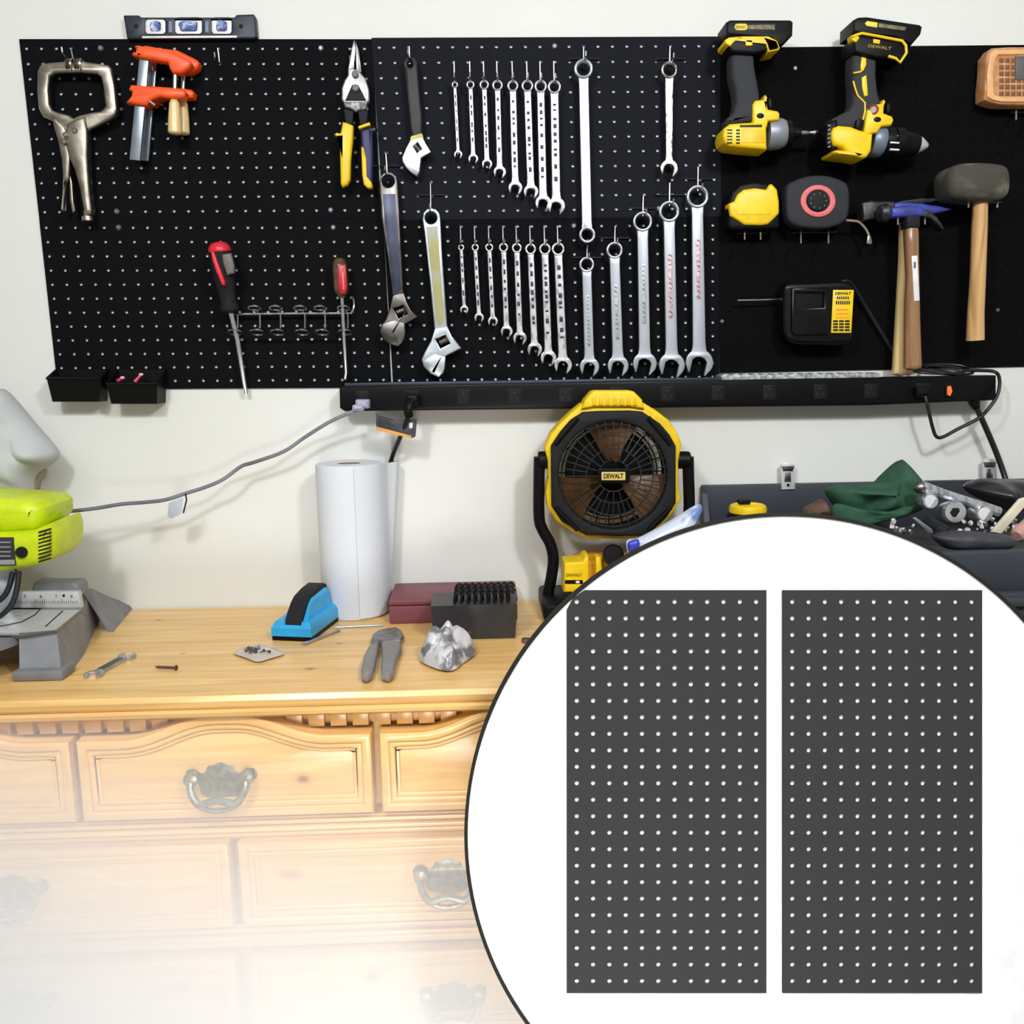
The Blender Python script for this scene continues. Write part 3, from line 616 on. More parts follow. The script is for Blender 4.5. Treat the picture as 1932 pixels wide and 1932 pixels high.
tri(t, 'grip_inlay', [(681, 276), (686, 278), (691, 300), (692, 332), (701, 344), (702, 354), (694, 355), (686, 348), (683, 330)], -.033, .018, yellow, .003, parent=g)
hook((661, 663), 116, 122, 'short wire hook hidden behind the blades of the snips', -.014)

lvl = thing('spirit_level', 'short navy torpedo level lying on top edge of the pegboard', 'level', at(358, 73, -.01))
navy = M('navy_plastic', (14, 26, 44), .45)
tri(lvl, 'level_body', [[(232, 29), (235, 28), (261, 28), (266, 32), (442, 32), (446, 27), (478, 26), (481, 30), (484, 68), (480, 73), (243, 74), (239, 72)], rrect(275, 37, 311, 63, 6), rrect(331, 36, 380, 63, 6), rrect(400, 36, 436, 63, 6)], -.012, .022, navy, .003)
for x0, x1, y0, y1, q in ((275, 311, 37, 63, 0), (331, 380, 36, 63, 1), (400, 436, 36, 63, 2)):
    fr = tri(lvl, 'vial_window', [rrect(x0 - 1, y0 - 1, x1 + 1, y1 + 1, 6), rrect(x0 + 8, y0 + 4, x1 - 8, y1 - 4, 5)], -.011, .018, white, .001)
    cx, cy = (x0 + x1) / 2, (y0 + y1) / 2; vm = M('vial_fluid', (96, 120, 178), .15, rgb2=(190, 205, 235), scale=90, lo=.5, hi=.6)
    if q == 0: MB().lathe(at(cx - 7, cy + 6, -.004), at(cx + 7, cy - 6, -.004), [(0, .007), (.1, .0085), (.9, .0085), (1, .007)], 14).build('vial', vm, fr)
    if q == 1: MB().lathe(at(cx - 17, cy, -.004), at(cx + 17, cy, -.004), [(0, .007), (.1, .0085), (.9, .0085), (1, .007)], 14).build('vial', vm, fr)
    if q == 2: MB().lathe(at(cx, cy - 9, -.004), at(cx, cy + 9, -.004), [(0, .008), (.1, .0095), (.9, .0095), (1, .008)], 14).build('vial', vm, fr)
    MB().plate([(x0, y0), (x1, y0), (x1, y1), (x0, y1)], .006, .002, .0004).build('vial_backing', white, fr)
tri(lvl, 'edge_strip', [(268, 68), (447, 67), (447, 71), (268, 72)], -.0128, .002, white, .0004)
for x in (321, 390): tri(lvl, 'scale_mark', [(x - 3, 40), (x + 3, 40), (x + 3, 61), (x - 3, 61)], -.0125, .001, M('pale_blue_print', (120, 135, 160), .5), .0002)
for x in (257, 455): MB().lathe(at(x, 50, -.011), at(x, 50, -.0135), [(0, .004), (1, .003)], 12).build('end_stud', dplastic, lvl)

# ------------------------------------------------------------------ screwdrivers and rack
t = thing('screwdriver_rack', 'wire screwdriver rack with a double row of small rings', 'rack', at(550, 591, -.02))
m = MB(); m.tube([at(436, 593, -.016), at(560, 591.5, -.016), at(652, 591, -.016), at(664, 588, -.016), at(668, 575, -.014), at(666, 560, -.004), at(666, 558, .0036)], .0021, 8, 3)
m.tube([at(441, 593, -.016), at(440, 580, -.004), at(440, 577, .0036)], .0021, 8); m.build('rail_wire', wire, t)
k = mpp(-.03)
def ringpts(cx, cy, r, Y, tl): 
    c = at(cx, cy, Y); return [c + Vector((r * math.cos(a), -r * math.sin(a) * math.cos(tl), r * math.sin(a) * math.sin(tl))) for a in (2 * PI * q / 20 for q in range(20))]
for cx in (443, 485, 524, 570, 608, 651):
    m = MB(); m.tube(ringpts(cx, 627, .0125, -.03, .36), .0016, 6, closed=True); m.tube([at(cx + 5, 592, -.016), at(cx + 5.5, 610, -.016), at(cx + 5, 620, -.018)], .0015, 6); m.build('tool_ring', wire, t)
for cx in (480, 520, 566, 604, 648):
    m = MB(); m.tube(ringpts(cx, 581, .011, -.03, .3), .0015, 6, closed=True); m.tube([at(cx + 6, 590, -.016), at(cx + 5, 583, -.018)], .0014, 6); m.build('tool_ring', wire, t)
t = thing('screwdriver', 'large screwdriver with a red and grey handle, leaning in the rack', 'screwdriver', at(425, 590, -.03), 'screwdrivers in the wire rack')
A, B = at(412, 458, -.046), at(435, 590, -.03)
g = MB().lathe(A, B, [(0, .010), (.03, .014), (.1, .0182), (.2, .0190), (.5, .0182), (.68, .0150), (.82, .0135), (.92, .0165), (.955, .016), (1, .010)], 24).build('handle', rubber, t)
MB().lathe(A - (B - A) * .012, A + (B - A) * .12, [(0, .006), (.15, .0135), (.5, .0178), (.85, .0195), (1, .0192)], 24).build('red_cap', red, g)
tri(t, 'red_stripe', [(397, 472), (404, 476), (412, 500), (424, 532), (423, 539), (418, 538), (407, 512), (400, 492)], -.0655, .012, red, .003, parent=g)
tri(t, 'grey_panel', [(418, 480), (435, 477), (441, 500), (441, 515), (428, 519), (420, 496)], -.0625, .012, M('grey_panel', (112, 108, 100), .5), .003, parent=g)
MB().tube([at(435, 588, -.03), at(448, 640, -.028), at(461, 722, -.016), at(465, 743, -.013)], [.0046, .0044, .0042, .0034], 10).build('shaft', wire, t)
t = thing('screwdriver', 'small screwdriver with a clear red fluted handle at the rack end', 'screwdriver', at(644, 560, -.03), 'screwdrivers in the wire rack')
A, B = at(640, 487, -.032), at(645, 562, -.03)
cl = M('amber_clear_plastic', (120, 92, 70), .2, trans=.35, rgb2=(92, 66, 50), scale=60)
g = MB().lathe(A, B, [(0, .006), (.05, .010), (.15, .0125), (.2, .0135), (.75, .0135), (.85, .012), (.92, .0085), (1, .006)], 10).build('handle', cl, t)
tri(t, 'red_core', [(637, 500), (652, 499), (655, 540), (652, 554), (642, 555), (638, 540)], -.0455, .006, M('deep_red', (196, 28, 48), .3), .002, parent=g)
tri(t, 'core_marks', [(645, 513), (648, 513), (650, 546), (647, 546)], -.0458, .001, M('pink_print', (230, 120, 130), .5), .0002, parent=g)
MB().tube([at(645, 558, -.03), at(649, 640, -.028), at(653, 702, -.018), at(651, 716, -.016)], [.0034, .003, .003, .003], 10).build('shaft', wire, t)

# ------------------------------------------------------------------ bins
def bin_(label, fx0, fx1, fy0, fx2, fx3, fy1, bx0, bx1, by0):
    Yf = -.052; t = thing('parts_bin', label, 'bin', at((fx0 + fx1) / 2, fy1, -.02), 'small black bins')
    TLf, TRf, BRf, BLf = at(fx0, fy0, Yf), at(fx1, fy0, Yf), at(fx3, fy1, Yf + .012), at(fx2, fy1, Yf + .012)
    TLb, TRb = at(bx0, by0, -.002), at(bx1, by0, -.002); BRb, BLb = Vector((TRb.x - .006, -.002, BRf.z)), Vector((TLb.x + .006, -.002, BLf.z))
    m = MB(); o = [TLf, TRf, TRb, TLb]; bt = [BLf, BRf, BRb, BLb]
    ci = sum(o, Vector()) / 4; cb = sum(bt, Vector()) / 4
    inn = [p + (ci - p).normalized() * .003 for p in o]; inb = [p + (cb - p).normalized() * .004 + Vector((0, 0, .003)) for p in bt]
    m.loft([bt, o, inn, inb]); m.build('bin_shell', bplastic, t, ang=30)
    m = MB(); m.tube([TLf, TRf], .0022, 8); m.tube([TLf, TLb], .002, 8); m.tube([TRf, TRb], .002, 8); m.build('rim_lip', bplastic, t)
    return t
bin_('empty small black plastic bin clipped to the pegboard corner', 88, 190, 714, 99, 188, 758, 107, 204, 697)
bin_('small black plastic bin holding two pink fasteners', 201, 297, 724, 210, 296, 762, 221, 314, 697)
pink = M('pink_plastic', (236, 60, 96), .4)
for (x, y, dx, dy, wh) in ((226, 716, 5, -3, 'pink plastic fastener lying nearer the empty bin'), (260, 714, 6, -7, 'pink plastic fastener standing up steeply in the bin')):
    t = thing('plastic_fastener', wh, 'fastener', at(x, y, -.03), 'pink fasteners in the bin')
    A, B = at(x - dx, y - dy, -.034), at(x + dx, y + dy, -.026)
    MB().lathe(A, B, [(0, .0035), (1, .002)], 8).build('shank', pink, t); MB().ball(B, .0045, (1, 1, .7), 8).build('head', M('pale_pink', (250, 190, 205), .4), t)

# ------------------------------------------------------------------ power strip and its cords
t = thing('power_strip', 'long black metal power strip mounted under the pegboards', 'power strip', at(1260, 745, 0))
YS = -.046
m = MB(); m.plate([(640, 729), (1880, 708), (1880, 755), (1640, 765), (650, 776), (641, 770)], YS, .05, .003); m.build('strip_housing', M('gloss_black_metal', (10, 10, 13), .35, spec=.2, bump=.02, bscale=200), t)
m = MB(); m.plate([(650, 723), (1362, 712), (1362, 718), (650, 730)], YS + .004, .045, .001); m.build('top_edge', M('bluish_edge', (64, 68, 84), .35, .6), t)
m = MB()
pts = []
for k in range(33): x = 1360 + k * 9.4; pts.append((x, 708.5 - (x - 1360) * .012 - (2.5 if k % 2 else 0)))
for x, y in reversed(pts): pass
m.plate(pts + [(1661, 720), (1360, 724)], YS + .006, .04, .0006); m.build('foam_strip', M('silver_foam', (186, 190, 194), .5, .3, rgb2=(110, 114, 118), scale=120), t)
outm = M('outlet_black', (22, 22, 25), .5, spec=.2); slotm = M('slot_black', (8, 8, 8), .6)
for i, x in enumerate((683, 777, 874, 971, 1067, 1163, 1260, 1355, 1452, 1548, 1644, 1742)):
    y = 752 - (x - 683) * .0145
    o = MB().plate(rrect(x - 13, y - 14, x + 13, y + 14, 3), YS - .001, .003, .0006).build('outlet', outm, t)
    m = MB()
    m.plate(circ(x, y - 6, 2.6, 10), YS - .0013, .001, .0002); m.plate([(x - 7, y + 1), (x - 5, y + 1), (x - 5, y + 8), (x - 7, y + 8)], YS - .0013, .001, .0002); m.plate([(x + 5, y + 1), (x + 7, y + 1), (x + 7, y + 8), (x + 5, y + 8)], YS - .0013, .001, .0002)
    m.build('outlet_slots', slotm, o)
o = MB().plate(rrect(1783, 724, 1800, 750, 3), YS - .002, .004, .001).build('switch', bplastic, t)
MB().plate([(1788, 730), (1794, 728), (1797, 738), (1793, 747), (1788, 744)], YS - .0035, .003, .0006).build('switch_light', ledglow, o)

lil = M('pale_lilac_plastic', (168, 166, 190), .45); greyc = M('grey_cord', (92, 92, 100), .5, rgb2=(140, 140, 150), scale=8); blackc = M('black_cord', (20, 20, 22), .45)
t = thing('power_cable', 'grey cord running from the strip along the wall to the mitre saw', 'cord', at(682, 770, -.05))
pl = MB().plate(rrect(670, 754, 696, 771, 3), -.075, .028, .004)
pl.plate(rrect(664, 764, 686, 776, 3), -.08, .02, .004); pl.build('plug', lil, t)
MB().tube([at(x, y, Y) for x, y, Y in ((676, 773, -.072), (655, 781, -.07), (620, 797, -.06), (575, 825, -.05), (535, 852, -.05), (480, 872, -.05), (455, 880, -.05), (420, 905, -.06), (385, 920, -.06), (350, 931, -.07), (312, 943, -.08), (270, 948, -.085), (230, 951, -.09), (180, 959, -.1), (125, 965, -.11), (95, 963, -.13), (81, 962, -.15))], .0034, 10, 5).build('cable', greyc, t)
MB().plate([(318, 949), (345, 939), (341, 970), (322, 979), (316, 974)], -.083, .001, .0003).build('paper_tag', M('tag_white', (186, 192, 206), .6), t)
MB().tube([at(350, 931, -.078), at(352, 943, -.08), at(346, 968, -.08)], .0015, 6).build('tag_tie', blackc, t)
t = thing('power_cable', 'black corded plug hanging from the strip behind the towel roll', 'cord', at(775, 765, -.05))
m = MB().plate(rrect(765, 744, 790, 772, 4), -.078, .03, .005); m.tube([at(777, 756, -.075), at(770, 772, -.085), at(772, 785, -.08)], .008, 10, 4); m.build('plug', bplastic, t)
MB().tube([at(x, y, Y) for x, y, Y in ((773, 775, -.08), (766, 798, -.07), (752, 832, -.05), (740, 862, -.02), (733, 890, -.008), (730, 930, -.004), (732, 1000, -.004))], .0042, 10, 5).build('cable', blackc, t)
tg = MB().plate([(709, 778), (758, 791), (787, 790), (784, 824), (776, 827), (745, 820), (710, 811)], -.068, .0015, .0004).build('warning_tag', M('tag_black', (46, 47, 52), .5, rgb2=(64, 66, 74), scale=80), t)
MB().plate([(710, 805), (745, 814), (776, 822), (776, 827), (745, 820), (710, 811)], -.0685, .001, .0002).build('orange_edge', M('orange_print', (226, 158, 66), .5), tg)
m = MB()
for i in range(4): m.plate([(714, 785 + i * 5), (742 - 4 * (i % 2), 792 + i * 5), (742 - 4 * (i % 2), 793.6 + i * 5), (714, 786.6 + i * 5)], -.0685, .0006, .0001)
m.build('print_lines', M('dark_print', (24, 24, 26), .6), tg)
MB().plate([(772, 798), (779, 797), (778, 808), (772, 808)], -.0685, .0008, .0002).build('white_mark', white, tg)
t = thing('power_cable', 'thin black cord looping below the strip and up its end', 'cord', at(1750, 757, -.04))
MB().tube([at(x, y, Y) for x, y, Y in ((1744, 742, -.055), (1748, 757, -.06), (1752, 775, -.06), (1760, 808, -.055), (1767, 824, -.055), (1780, 824, -.055), (1808, 809, -.055), (1845, 790, -.06), (1866, 770, -.065), (1882, 745, -.06), (1886, 718, -.05), (1878, 702, -.035), (1850, 699, -.03), (1815, 699, -.025))], .0032, 10, 5).build('cable', blackc, t)
MB().plate(rrect(1730, 730, 1756, 748, 3), -.062, .016, .004).build('plug', bplastic, t)
t = thing('power_cable', 'thick black supply cord dropping from the strip end into the tool chest', 'cord', at(1838, 757, -.04))
MB().tube([at(x, y, Y) for x, y, Y in ((1836, 752, -.03), (1842, 768, -.035), (1858, 803, -.035), (1878, 850, -.035), (1892, 888, -.04), (1900, 915, -.05), (1904, 925, -.06))], .0052, 10, 5).build('cable', blackc, t)
MB().lathe(at(1834, 748, -.03), at(1843, 772, -.035), [(0, .011), (.5, .010), (1, .006)], 12).build('strain_relief', bplastic, t)
t = thing('cord_bundle', 'coiled thin black cord lying on top of the power strip end', 'cord', at(1800, 700, -.02))
for i, (cx, cy, rx, ry, a) in enumerate(((1775, 696, 52, 9, 0), (1790, 698, 46, 8, .6), (1765, 700, 40, 7, 1.2))):
    MB().tube([at(cx + rx * math.cos(q), cy + ry * math.sin(q + a), -.022 - .018 * math.sin(q)) for q in (2 * PI * k / 20 for k in range(20))], .0026, 8, closed=True).build('coil', blackc, t)

# ------------------------------------------------------------------ fan
FY = -.112
t = thing('jobsite_fan', 'yellow and black cordless fan with round black grille standing on the dresser', 'fan', Vector((at(1160, 897, FY).x, -.09, DZ)))
yel = [(1028, 846), (1040, 818), (1056, 800), (1076, 780), (1098, 762), (1118, 757), (1196, 757), (1215, 760), (1238, 774), (1262, 792), (1279, 817), (1287, 838), (1281, 870), (1281, 920), (1286, 940), (1274, 964), (1254, 988), (1218, 1017), (1109, 1017), (1080, 1004), (1050, 984), (1033, 958), (1030, 928), (1035, 900), (1034, 870)]
blk = [(1040, 842), (1058, 815), (1077, 793), (1100, 778), (1128, 776), (1190, 775), (1213, 777), (1246, 799), (1264, 820), (1276, 842), (1276, 950), (1258, 978), (1220, 1012), (1106, 1011), (1060, 985), (1041, 956)]
fc = (1157, 897)
tri(t, 'yellow_housing', [yel, circ(*fc, 108, 48)], FY + .004, .052, yellow, .006)
hd = tri(t, 'carry_handle', [(1097, 772), (1104, 755), (1118, 739), (1124, 737), (1190, 737), (1197, 739), (1212, 754), (1216, 772), (1190, 768), (1124, 768)], FY - .004, .05, yellow, .005)
m = MB()
for x in range(1118, 1202, 13): m.plate([(x, 751), (x + 6, 751), (x + 6, 765), (x, 765)], FY - .0065, .006, .0015)
m.build('handle_ribs', yellow2, hd)
bz = tri(t, 'black_bezel', [blk, circ(*fc, 102, 48)], FY - .010, .03, dplastic, .005)
for (x0, y0, x1, y1) in ((1047, 838, 1090, 788), (1223, 788, 1266, 838), (1047, 957, 1090, 1000), (1223, 1000, 1266, 957)):
    MB().tube([at(x0, y0, FY - .011), at(x1, y1, FY - .011)], .0045, 8).build('bezel_ridge', bplastic, bz)
c0 = at(*fc, FY - .006); kf = mpp(FY)
m = MB()
for k in range(40):
    a = 2 * PI * k / 40; r0 = 30 if k % 2 == 0 else 52
    d = Vector((math.cos(a), 0, math.sin(a))); m.tube([c0 + d * (r0 * kf) + Vector((0, -.006, 0)), c0 + d * (80 * kf) + Vector((0, -.003, 0)), c0 + d * (105 * kf)], .0011, 6)
for r in (30, 52, 76, 98): m.tube([c0 + Vector((math.cos(a) * r * kf, -.005 if r < 60 else -.003, math.sin(a) * r * kf)) for a in (2 * PI * q / 48 for q in range(48))], .0011, 6, closed=True)
m.build('grille', M('grille_black', (38, 36, 36), .5), t)
bd = tri(t, 'badge_plate', rrect(1128, 884, 1188, 912, 4), FY - .014, .008, bplastic, .002)
tri(t, 'badge_label', rrect(1135, 890.5, 1180, 906, 1.5), FY - .0145, .002, M('label_yellow', (238, 206, 110), .5), .0003, parent=bd)
text('DEWALT', 1157.5, 898, 9.5, FY - .0148, M('print_black', (20, 18, 14), .6), bd, 38, bold=.03)
amber = M('smoky_amber_plastic', (100, 66, 26), .4, rgb2=(70, 44, 16), scale=20)
MB().lathe(c0 + Vector((0, .034, 0)), c0 + Vector((0, .015, 0)), [(0, .026), (.5, .027), (1, .02)], 24).build('hub', bplastic, t)
for k in range(3):
    b = bmesh.new(); rows = []
    a0 = 2 * PI * k / 3 + PI / 2
    for i in range(9):
        r = (.018 + (.098 * i / 8)); row = []
        for j in range(7):
            s = -.5 + j / 6; a = a0 + s * (.7 + .35 * i / 8)
            row.append((c0.x + r * math.cos(a), c0.y + .026 + s * .018, c0.z + r * math.sin(a)))
        rows.append(row)
    mb = MB()
    for dy in (0, .0016):
        V = [[mb.bm.verts.new((p[0], p[1] + dy, p[2])) for p in row] for row in rows]
        for i in range(8):
            for j in range(6): mb.bm.faces.new((V[i][j], V[i + 1][j], V[i + 1][j + 1], V[i][j + 1]))
    mb.build('fan_blade', amber, t); b.free()
m = MB(); m.lathe(c0 + Vector((0, .004, 0)), c0 + Vector((0, .052, 0)), [(0, 107 * kf), (1, 103 * kf)], 48, cap=False)
for r in (28, 50, 72, 94): m.tube([c0 + Vector((math.cos(a) * r * kf, .05, math.sin(a) * r * kf)) for a in (2 * PI * q / 40 for q in range(40))], .0013, 6, closed=True)
for k in range(24):
    a = 2 * PI * k / 24; d = Vector((math.cos(a), 0, math.sin(a))); m.tube([c0 + d * (.012) + Vector((0, .05, 0)), c0 + d * (104 * kf) + Vector((0, .05, 0))], .0013, 6)
m.build('rear_cage', bplastic, t)
m = MB(); m.lathe(c0 + Vector((0, .047, 0)), c0 + Vector((0, .054, 0)), [(0, 88 * kf), (1, 84 * kf)], 48); m.build('motor_plate', bplastic, t)
for nm, pp in (('stand_arm', [(1018, 862), (1017, 900), (1017, 975), (1024, 1000), (1038, 1026), (1044, 1055), (1040, 1090), (1034, 1120), (1034, 1140)]), ('stand_arm', [(1298, 862), (1299, 900), (1300, 965), (1292, 995), (1278, 1022), (1270, 1055), (1274, 1090), (1280, 1140)])):
    MB().tube([at(x, y, FY + .03) for x, y in pp], .0105, 14, 5).build(nm, bplastic, t)
for x in (1029, 1287): MB().lathe(at(x - 14, 868, FY + .03), at(x + 14, 868, FY + .03), [(0, .014), (.1, .016), (.9, .016), (1, .014)], 18).build('tilt_pivot', bplastic, t)
zb = DZ
bx0, bx1 = at(1022, 1140, FY).x, at(1296, 1140, FY).x
m = MB(); m.box(((bx0 + bx1) / 2, -.085, zb + .0165), (bx1 - bx0, .15, .033), .008); m.build('stand_base', bplastic, t)
m = MB(); m.box((at(1128, 1080, FY).x + .02, -.075, zb + .065), (.12, .08, .075), .01); m.build('battery_dock', M('amber_yellow_plastic', (226, 160, 20), .45), t)
bt = tri(t, 'battery_pack', [(1065, 1062), (1100, 1060), (1104, 1052), (1111, 1050), (1112, 1118), (1064, 1118)], FY - .03, .06, yellow, .004)
text('DEWALT', 1083, 1085, 5.6, FY - .0304, M('print_olive', (120, 100, 10), .6), bt, 31, bold=.02)
tri(t, 'charge_bar', rrect(1066, 1094.5, 1100, 1102, 2), FY - .0305, .002, bplastic, .0004, parent=bt)
tri(t, 'charge_light', rrect(1086, 1096, 1094, 1100.5, 2), FY - .0307, .002, white, .0004, parent=bt)
MB().lathe(at(1157, 1047, FY - .04), at(1157, 1047, FY + .01), [(0, .016), (.1, .019), (1, .019)], 20).build('speed_knob', bplastic, t)
tri(t, 'dock_rib', [(1124, 1050), (1136, 1052), (1138, 1120), (1124, 1120)], FY - .022, .03, yellow, .004)

# ------------------------------------------------------------------ drills
gripm = M('grey_rubber_grip', (56, 58, 62), .75, spec=.2, bump=.08, bscale=400)
def battery(t, poly, Y, th, pill, bar):
    b = tri(t, 'battery', poly, Y, th, bplastic, .004)
    tri(t, 'battery_label', pill, Y - .0006, .002, M('label_yellow2', (246, 214, 70), .5), .0003, parent=b)
    tri(t, 'battery_bar', bar, Y - .0006, .002, M('label_grey', (130, 122, 84), .5, rgb2=(70, 66, 50), scale=300), .0003, parent=b)
    return b
D1 = -.082
t = thing('impact_driver', 'yellow and black cordless driver hung upside down with a bit in its nose', 'drill', at(1420, 240, -.04), 'cordless drills hung upside down')
b = battery(t, [(1371, 41), (1378, 37), (1492, 37), (1497, 41), (1496, 66), (1480, 83), (1467, 87), (1455, 72), (1371, 65)], D1, .062, rrect(1386, 44.5, 1411, 57, 6), [(1412, 47), (1462, 46), (1462, 56), (1412, 55)])
text('DEWALT', 1398, 51, 4.6, D1 - .0008, M('print_black', (20, 18, 14), .6), b, 19)
ft = tri(t, 'battery_foot', [(1371, 78), (1384, 70), (1446, 69), (1452, 80), (1455, 93), (1425, 101), (1380, 98)], D1 - .001, .06, bplastic, .004)
tri(t, 'yellow_trim', [(1368, 75), (1376, 70), (1402, 68), (1450, 68), (1466, 76), (1472, 90), (1470, 94), (1450, 98), (1446, 84), (1440, 73), (1400, 72), (1386, 78), (1378, 87), (1369, 82)], D1 - .003, .05, yellow, .002, parent=ft)
tri(t, 'foot_button', rrect(1407, 75, 1420, 86, 2), D1 - .003, .01, yellow, .001, parent=ft)
tri(t, 'handle_grip', [(1381, 96), (1424, 99), (1425, 122), (1430, 150), (1435, 180), (1434, 200), (1424, 228), (1372, 236), (1371, 224), (1386, 211), (1391, 190), (1388, 165), (1382, 140)], D1 + .008, .044, gripm, .009)
hs = tri(t, 'trigger_housing', [(1421, 196), (1426, 189), (1442, 187), (1444, 178), (1447, 179), (1446, 190), (1450, 206), (1468, 209), (1472, 214), (1471, 226), (1450, 228), (1448, 240), (1422, 240), (1421, 215)], D1 + .002, .05, yellow, .004)
tri(t, 'direction_button', circ(1435, 218, 7, 16, 5), D1 + .0005, .003, bplastic, .001, parent=hs)
tri(t, 'trigger', [(1449, 185), (1456, 183), (1459, 190), (1458, 206), (1450, 205)], D1 + .012, .024, bplastic, .003)
bd = tri(t, 'motor_body', [(1364, 255), (1367, 241), (1378, 233), (1400, 231), (1447, 229), (1448, 282), (1400, 278), (1376, 275), (1367, 268)], D1, .06, yellow, .006)
tri(t, 'side_plate', rrect(1399, 243, 1444, 270, 3), D1 - .0008, .003, yellow2, .0008, parent=bd)
m = MB()
for y in (244, 250, 256, 262, 268):
    m.plate([(1372, y), (1382, y), (1382, y + 2.6), (1372, y + 2.6)], D1 - .0005, .002, .0003); m.plate([(1389, y), (1396, y), (1396, y + 3.4), (1389, y + 3.4)], D1 - .0005, .002, .0003)
m.plate([(1396, 236), (1438, 235), (1438, 240), (1396, 240)], D1 - .0005, .002, .0003); m.build('vent_slots', slotm, bd)
ax = lambda x, y=253: at(x, y, -.052)
MB().lathe(ax(1446), ax(1483, 252), [(0, .026), (.3, .027), (.7, .0255), (1, .021)], 28).build('gear_nose', M('grey_cast_metal', (150, 156, 164), .45, .4), t)
MB().lathe(ax(1480), ax(1494, 251.5), [(0, .0235), (.7, .0225), (1, .016)], 28).build('rubber_ring', bplastic, t)
MB().lathe(ax(1493, 251.5), ax(1510, 250.8), [(0, .010), (.6, .0095), (.65, .008), (1, .008)], 20).build('collet', bplastic, t)
MB().lathe(ax(1508, 251), ax(1545, 250), [(0, .0042), (.35, .0042), (.45, .003), (.7, .003), (.78, .0048), (.92, .004), (1, .0015)], 12).build('driver_bit', wire, t)
D2 = -.084
t = thing('hammer_drill', 'yellow and black cordless drill hung upside down with a large black chuck', 'drill', at(1630, 260, -.04), 'cordless drills hung upside down')
b = battery(t, [(1611, 37), (1620, 32), (1636, 31), (1736, 46), (1741, 50), (1738, 64), (1721, 84), (1706, 78), (1690, 70), (1610, 61)], D2, .062, [(1636, 39.5), (1656, 42.5), (1655, 52), (1635, 48.5), (1632, 44)], [(1658, 43.5), (1710, 51), (1708, 58), (1657, 51)])
ft = tri(t, 'battery_foot', [(1612, 70), (1625, 65), (1700, 78), (1708, 88), (1708, 103), (1698, 116), (1690, 108), (1655, 109), (1612, 98)], D2 - .001, .06, bplastic, .004)
m = MB(); m.tube([at(x, y, D2 - .002) for x, y in ((1608, 70), (1616, 66), (1626, 63), (1660, 69), (1702, 77), (1709, 86), (1710, 100), (1698, 118), (1690, 110), (1676, 106))], .0024, 8); m.build('yellow_trim', yellow, ft)
tri(t, 'yellow_corner', [(1606, 66), (1620, 64), (1622, 72), (1616, 80), (1608, 76)], D2 - .002, .02, yellow, .002, parent=ft)
tri(t, 'foot_button', [(1648, 73), (1661, 75), (1660, 83), (1648, 81)], D2 - .003, .008, yellow, .001, parent=ft)
text('DEWALT', 1660, 89, 5, D2 - .0012, M('print_gold', (190, 160, 40), .5), ft, 42, rot=.12)
tri(t, 'handle_grip', [(1611, 96), (1656, 108), (1655, 140), (1658, 172), (1664, 192), (1644, 216), (1636, 246), (1572, 240), (1570, 224), (1590, 213), (1605, 207), (1612, 190), (1612, 160), (1610, 140)], D2 + .008, .044, gripm, .009)
tri(t, 'grip_inlay', [(1626, 107), (1635, 109), (1635, 122), (1630, 132), (1624, 131), (1624, 122)], D2 + .0068, .006, yellow, .0015)
tri(t, 'grip_inlay', [(1626, 146), (1635, 141), (1637, 165), (1638, 180), (1631, 182), (1627, 165)], D2 + .0068, .006, yellow, .0015)
m = MB(); m.tube([at(x, y, D2 + .007) for x, y in ((1610, 138), (1622, 136), (1629, 131))], .0016, 6); m.tube([at(x, y, D2 + .007) for x, y in ((1610, 153), (1613, 165), (1618, 180), (1632, 194), (1632, 210), (1628, 226), (1620, 230))], .0016, 6); m.build('yellow_piping', yellow, t)
hs = tri(t, 'trigger_housing', [(1638, 207), (1646, 197), (1664, 195), (1668, 187), (1671, 188), (1669, 200), (1668, 213), (1684, 219), (1687, 226), (1683, 236), (1664, 238), (1656, 250), (1630, 254), (1634, 225)], D2 + .001, .05, yellow, .004)
MB().lathe(at(1648, 207, D2 + .001), at(1648, 207, D2 - .001), [(0, .0085), (1, .008)], 20).build('red_badge', M('badge_red', (150, 50, 40), .4), hs)
MB().lathe(at(1648, 207, D2 - .001), at(1648, 207, D2 - .0016), [(0, .0052), (1, .005)], 16).build('badge_centre', M('badge_grey', (190, 180, 170), .4), hs)
tri(t, 'direction_button', circ(1656, 225, 7, 16, 5), D2 - .0005, .003, bplastic, .001, parent=hs)
tri(t, 'trigger', [(1673, 195), (1680, 192), (1683, 200), (1680, 215), (1673, 214)], D2 + .012, .024, bplastic, .003)
rv = tri(t, 'rear_vent', [(1558, 254), (1562, 236), (1572, 226), (1582, 224), (1582, 288), (1568, 286), (1559, 272)], D2 + .006, .05, bplastic, .006)
m = MB()
for y in (236, 244, 252, 260, 268, 276): m.plate([(1562, y), (1567, y - 2), (1567, y + 1.5), (1562, y + 3)], D2 + .0052, .002, .0003)
m.build('vent_slots', M('vent_grey', (130, 130, 134), .5), rv)
bd = tri(t, 'motor_body', [(1570, 248), (1574, 240), (1584, 236), (1606, 238), (1630, 247), (1648, 252), (1645, 284), (1637, 296), (1628, 298), (1606, 293), (1574, 290), (1571, 285), (1580, 282), (1598, 284), (1590, 277), (1574, 274), (1570, 262)], D2, .06, yellow, .006)
tri(t, 'vent_badge', [(1617, 226), (1622, 223), (1630, 226), (1627, 244), (1615, 240)], D2 - .001, .01, bplastic, .001)
ax = lambda x: at(x, 262 + (x - 1600) * .085, -.052)
MB().lathe(ax(1641), ax(1664), [(0, .0245), (.2, .027), (.8, .027), (1, .025)], 28).build('speed_collar', M('grey_collar', (120, 132, 146), .4, .3), t)
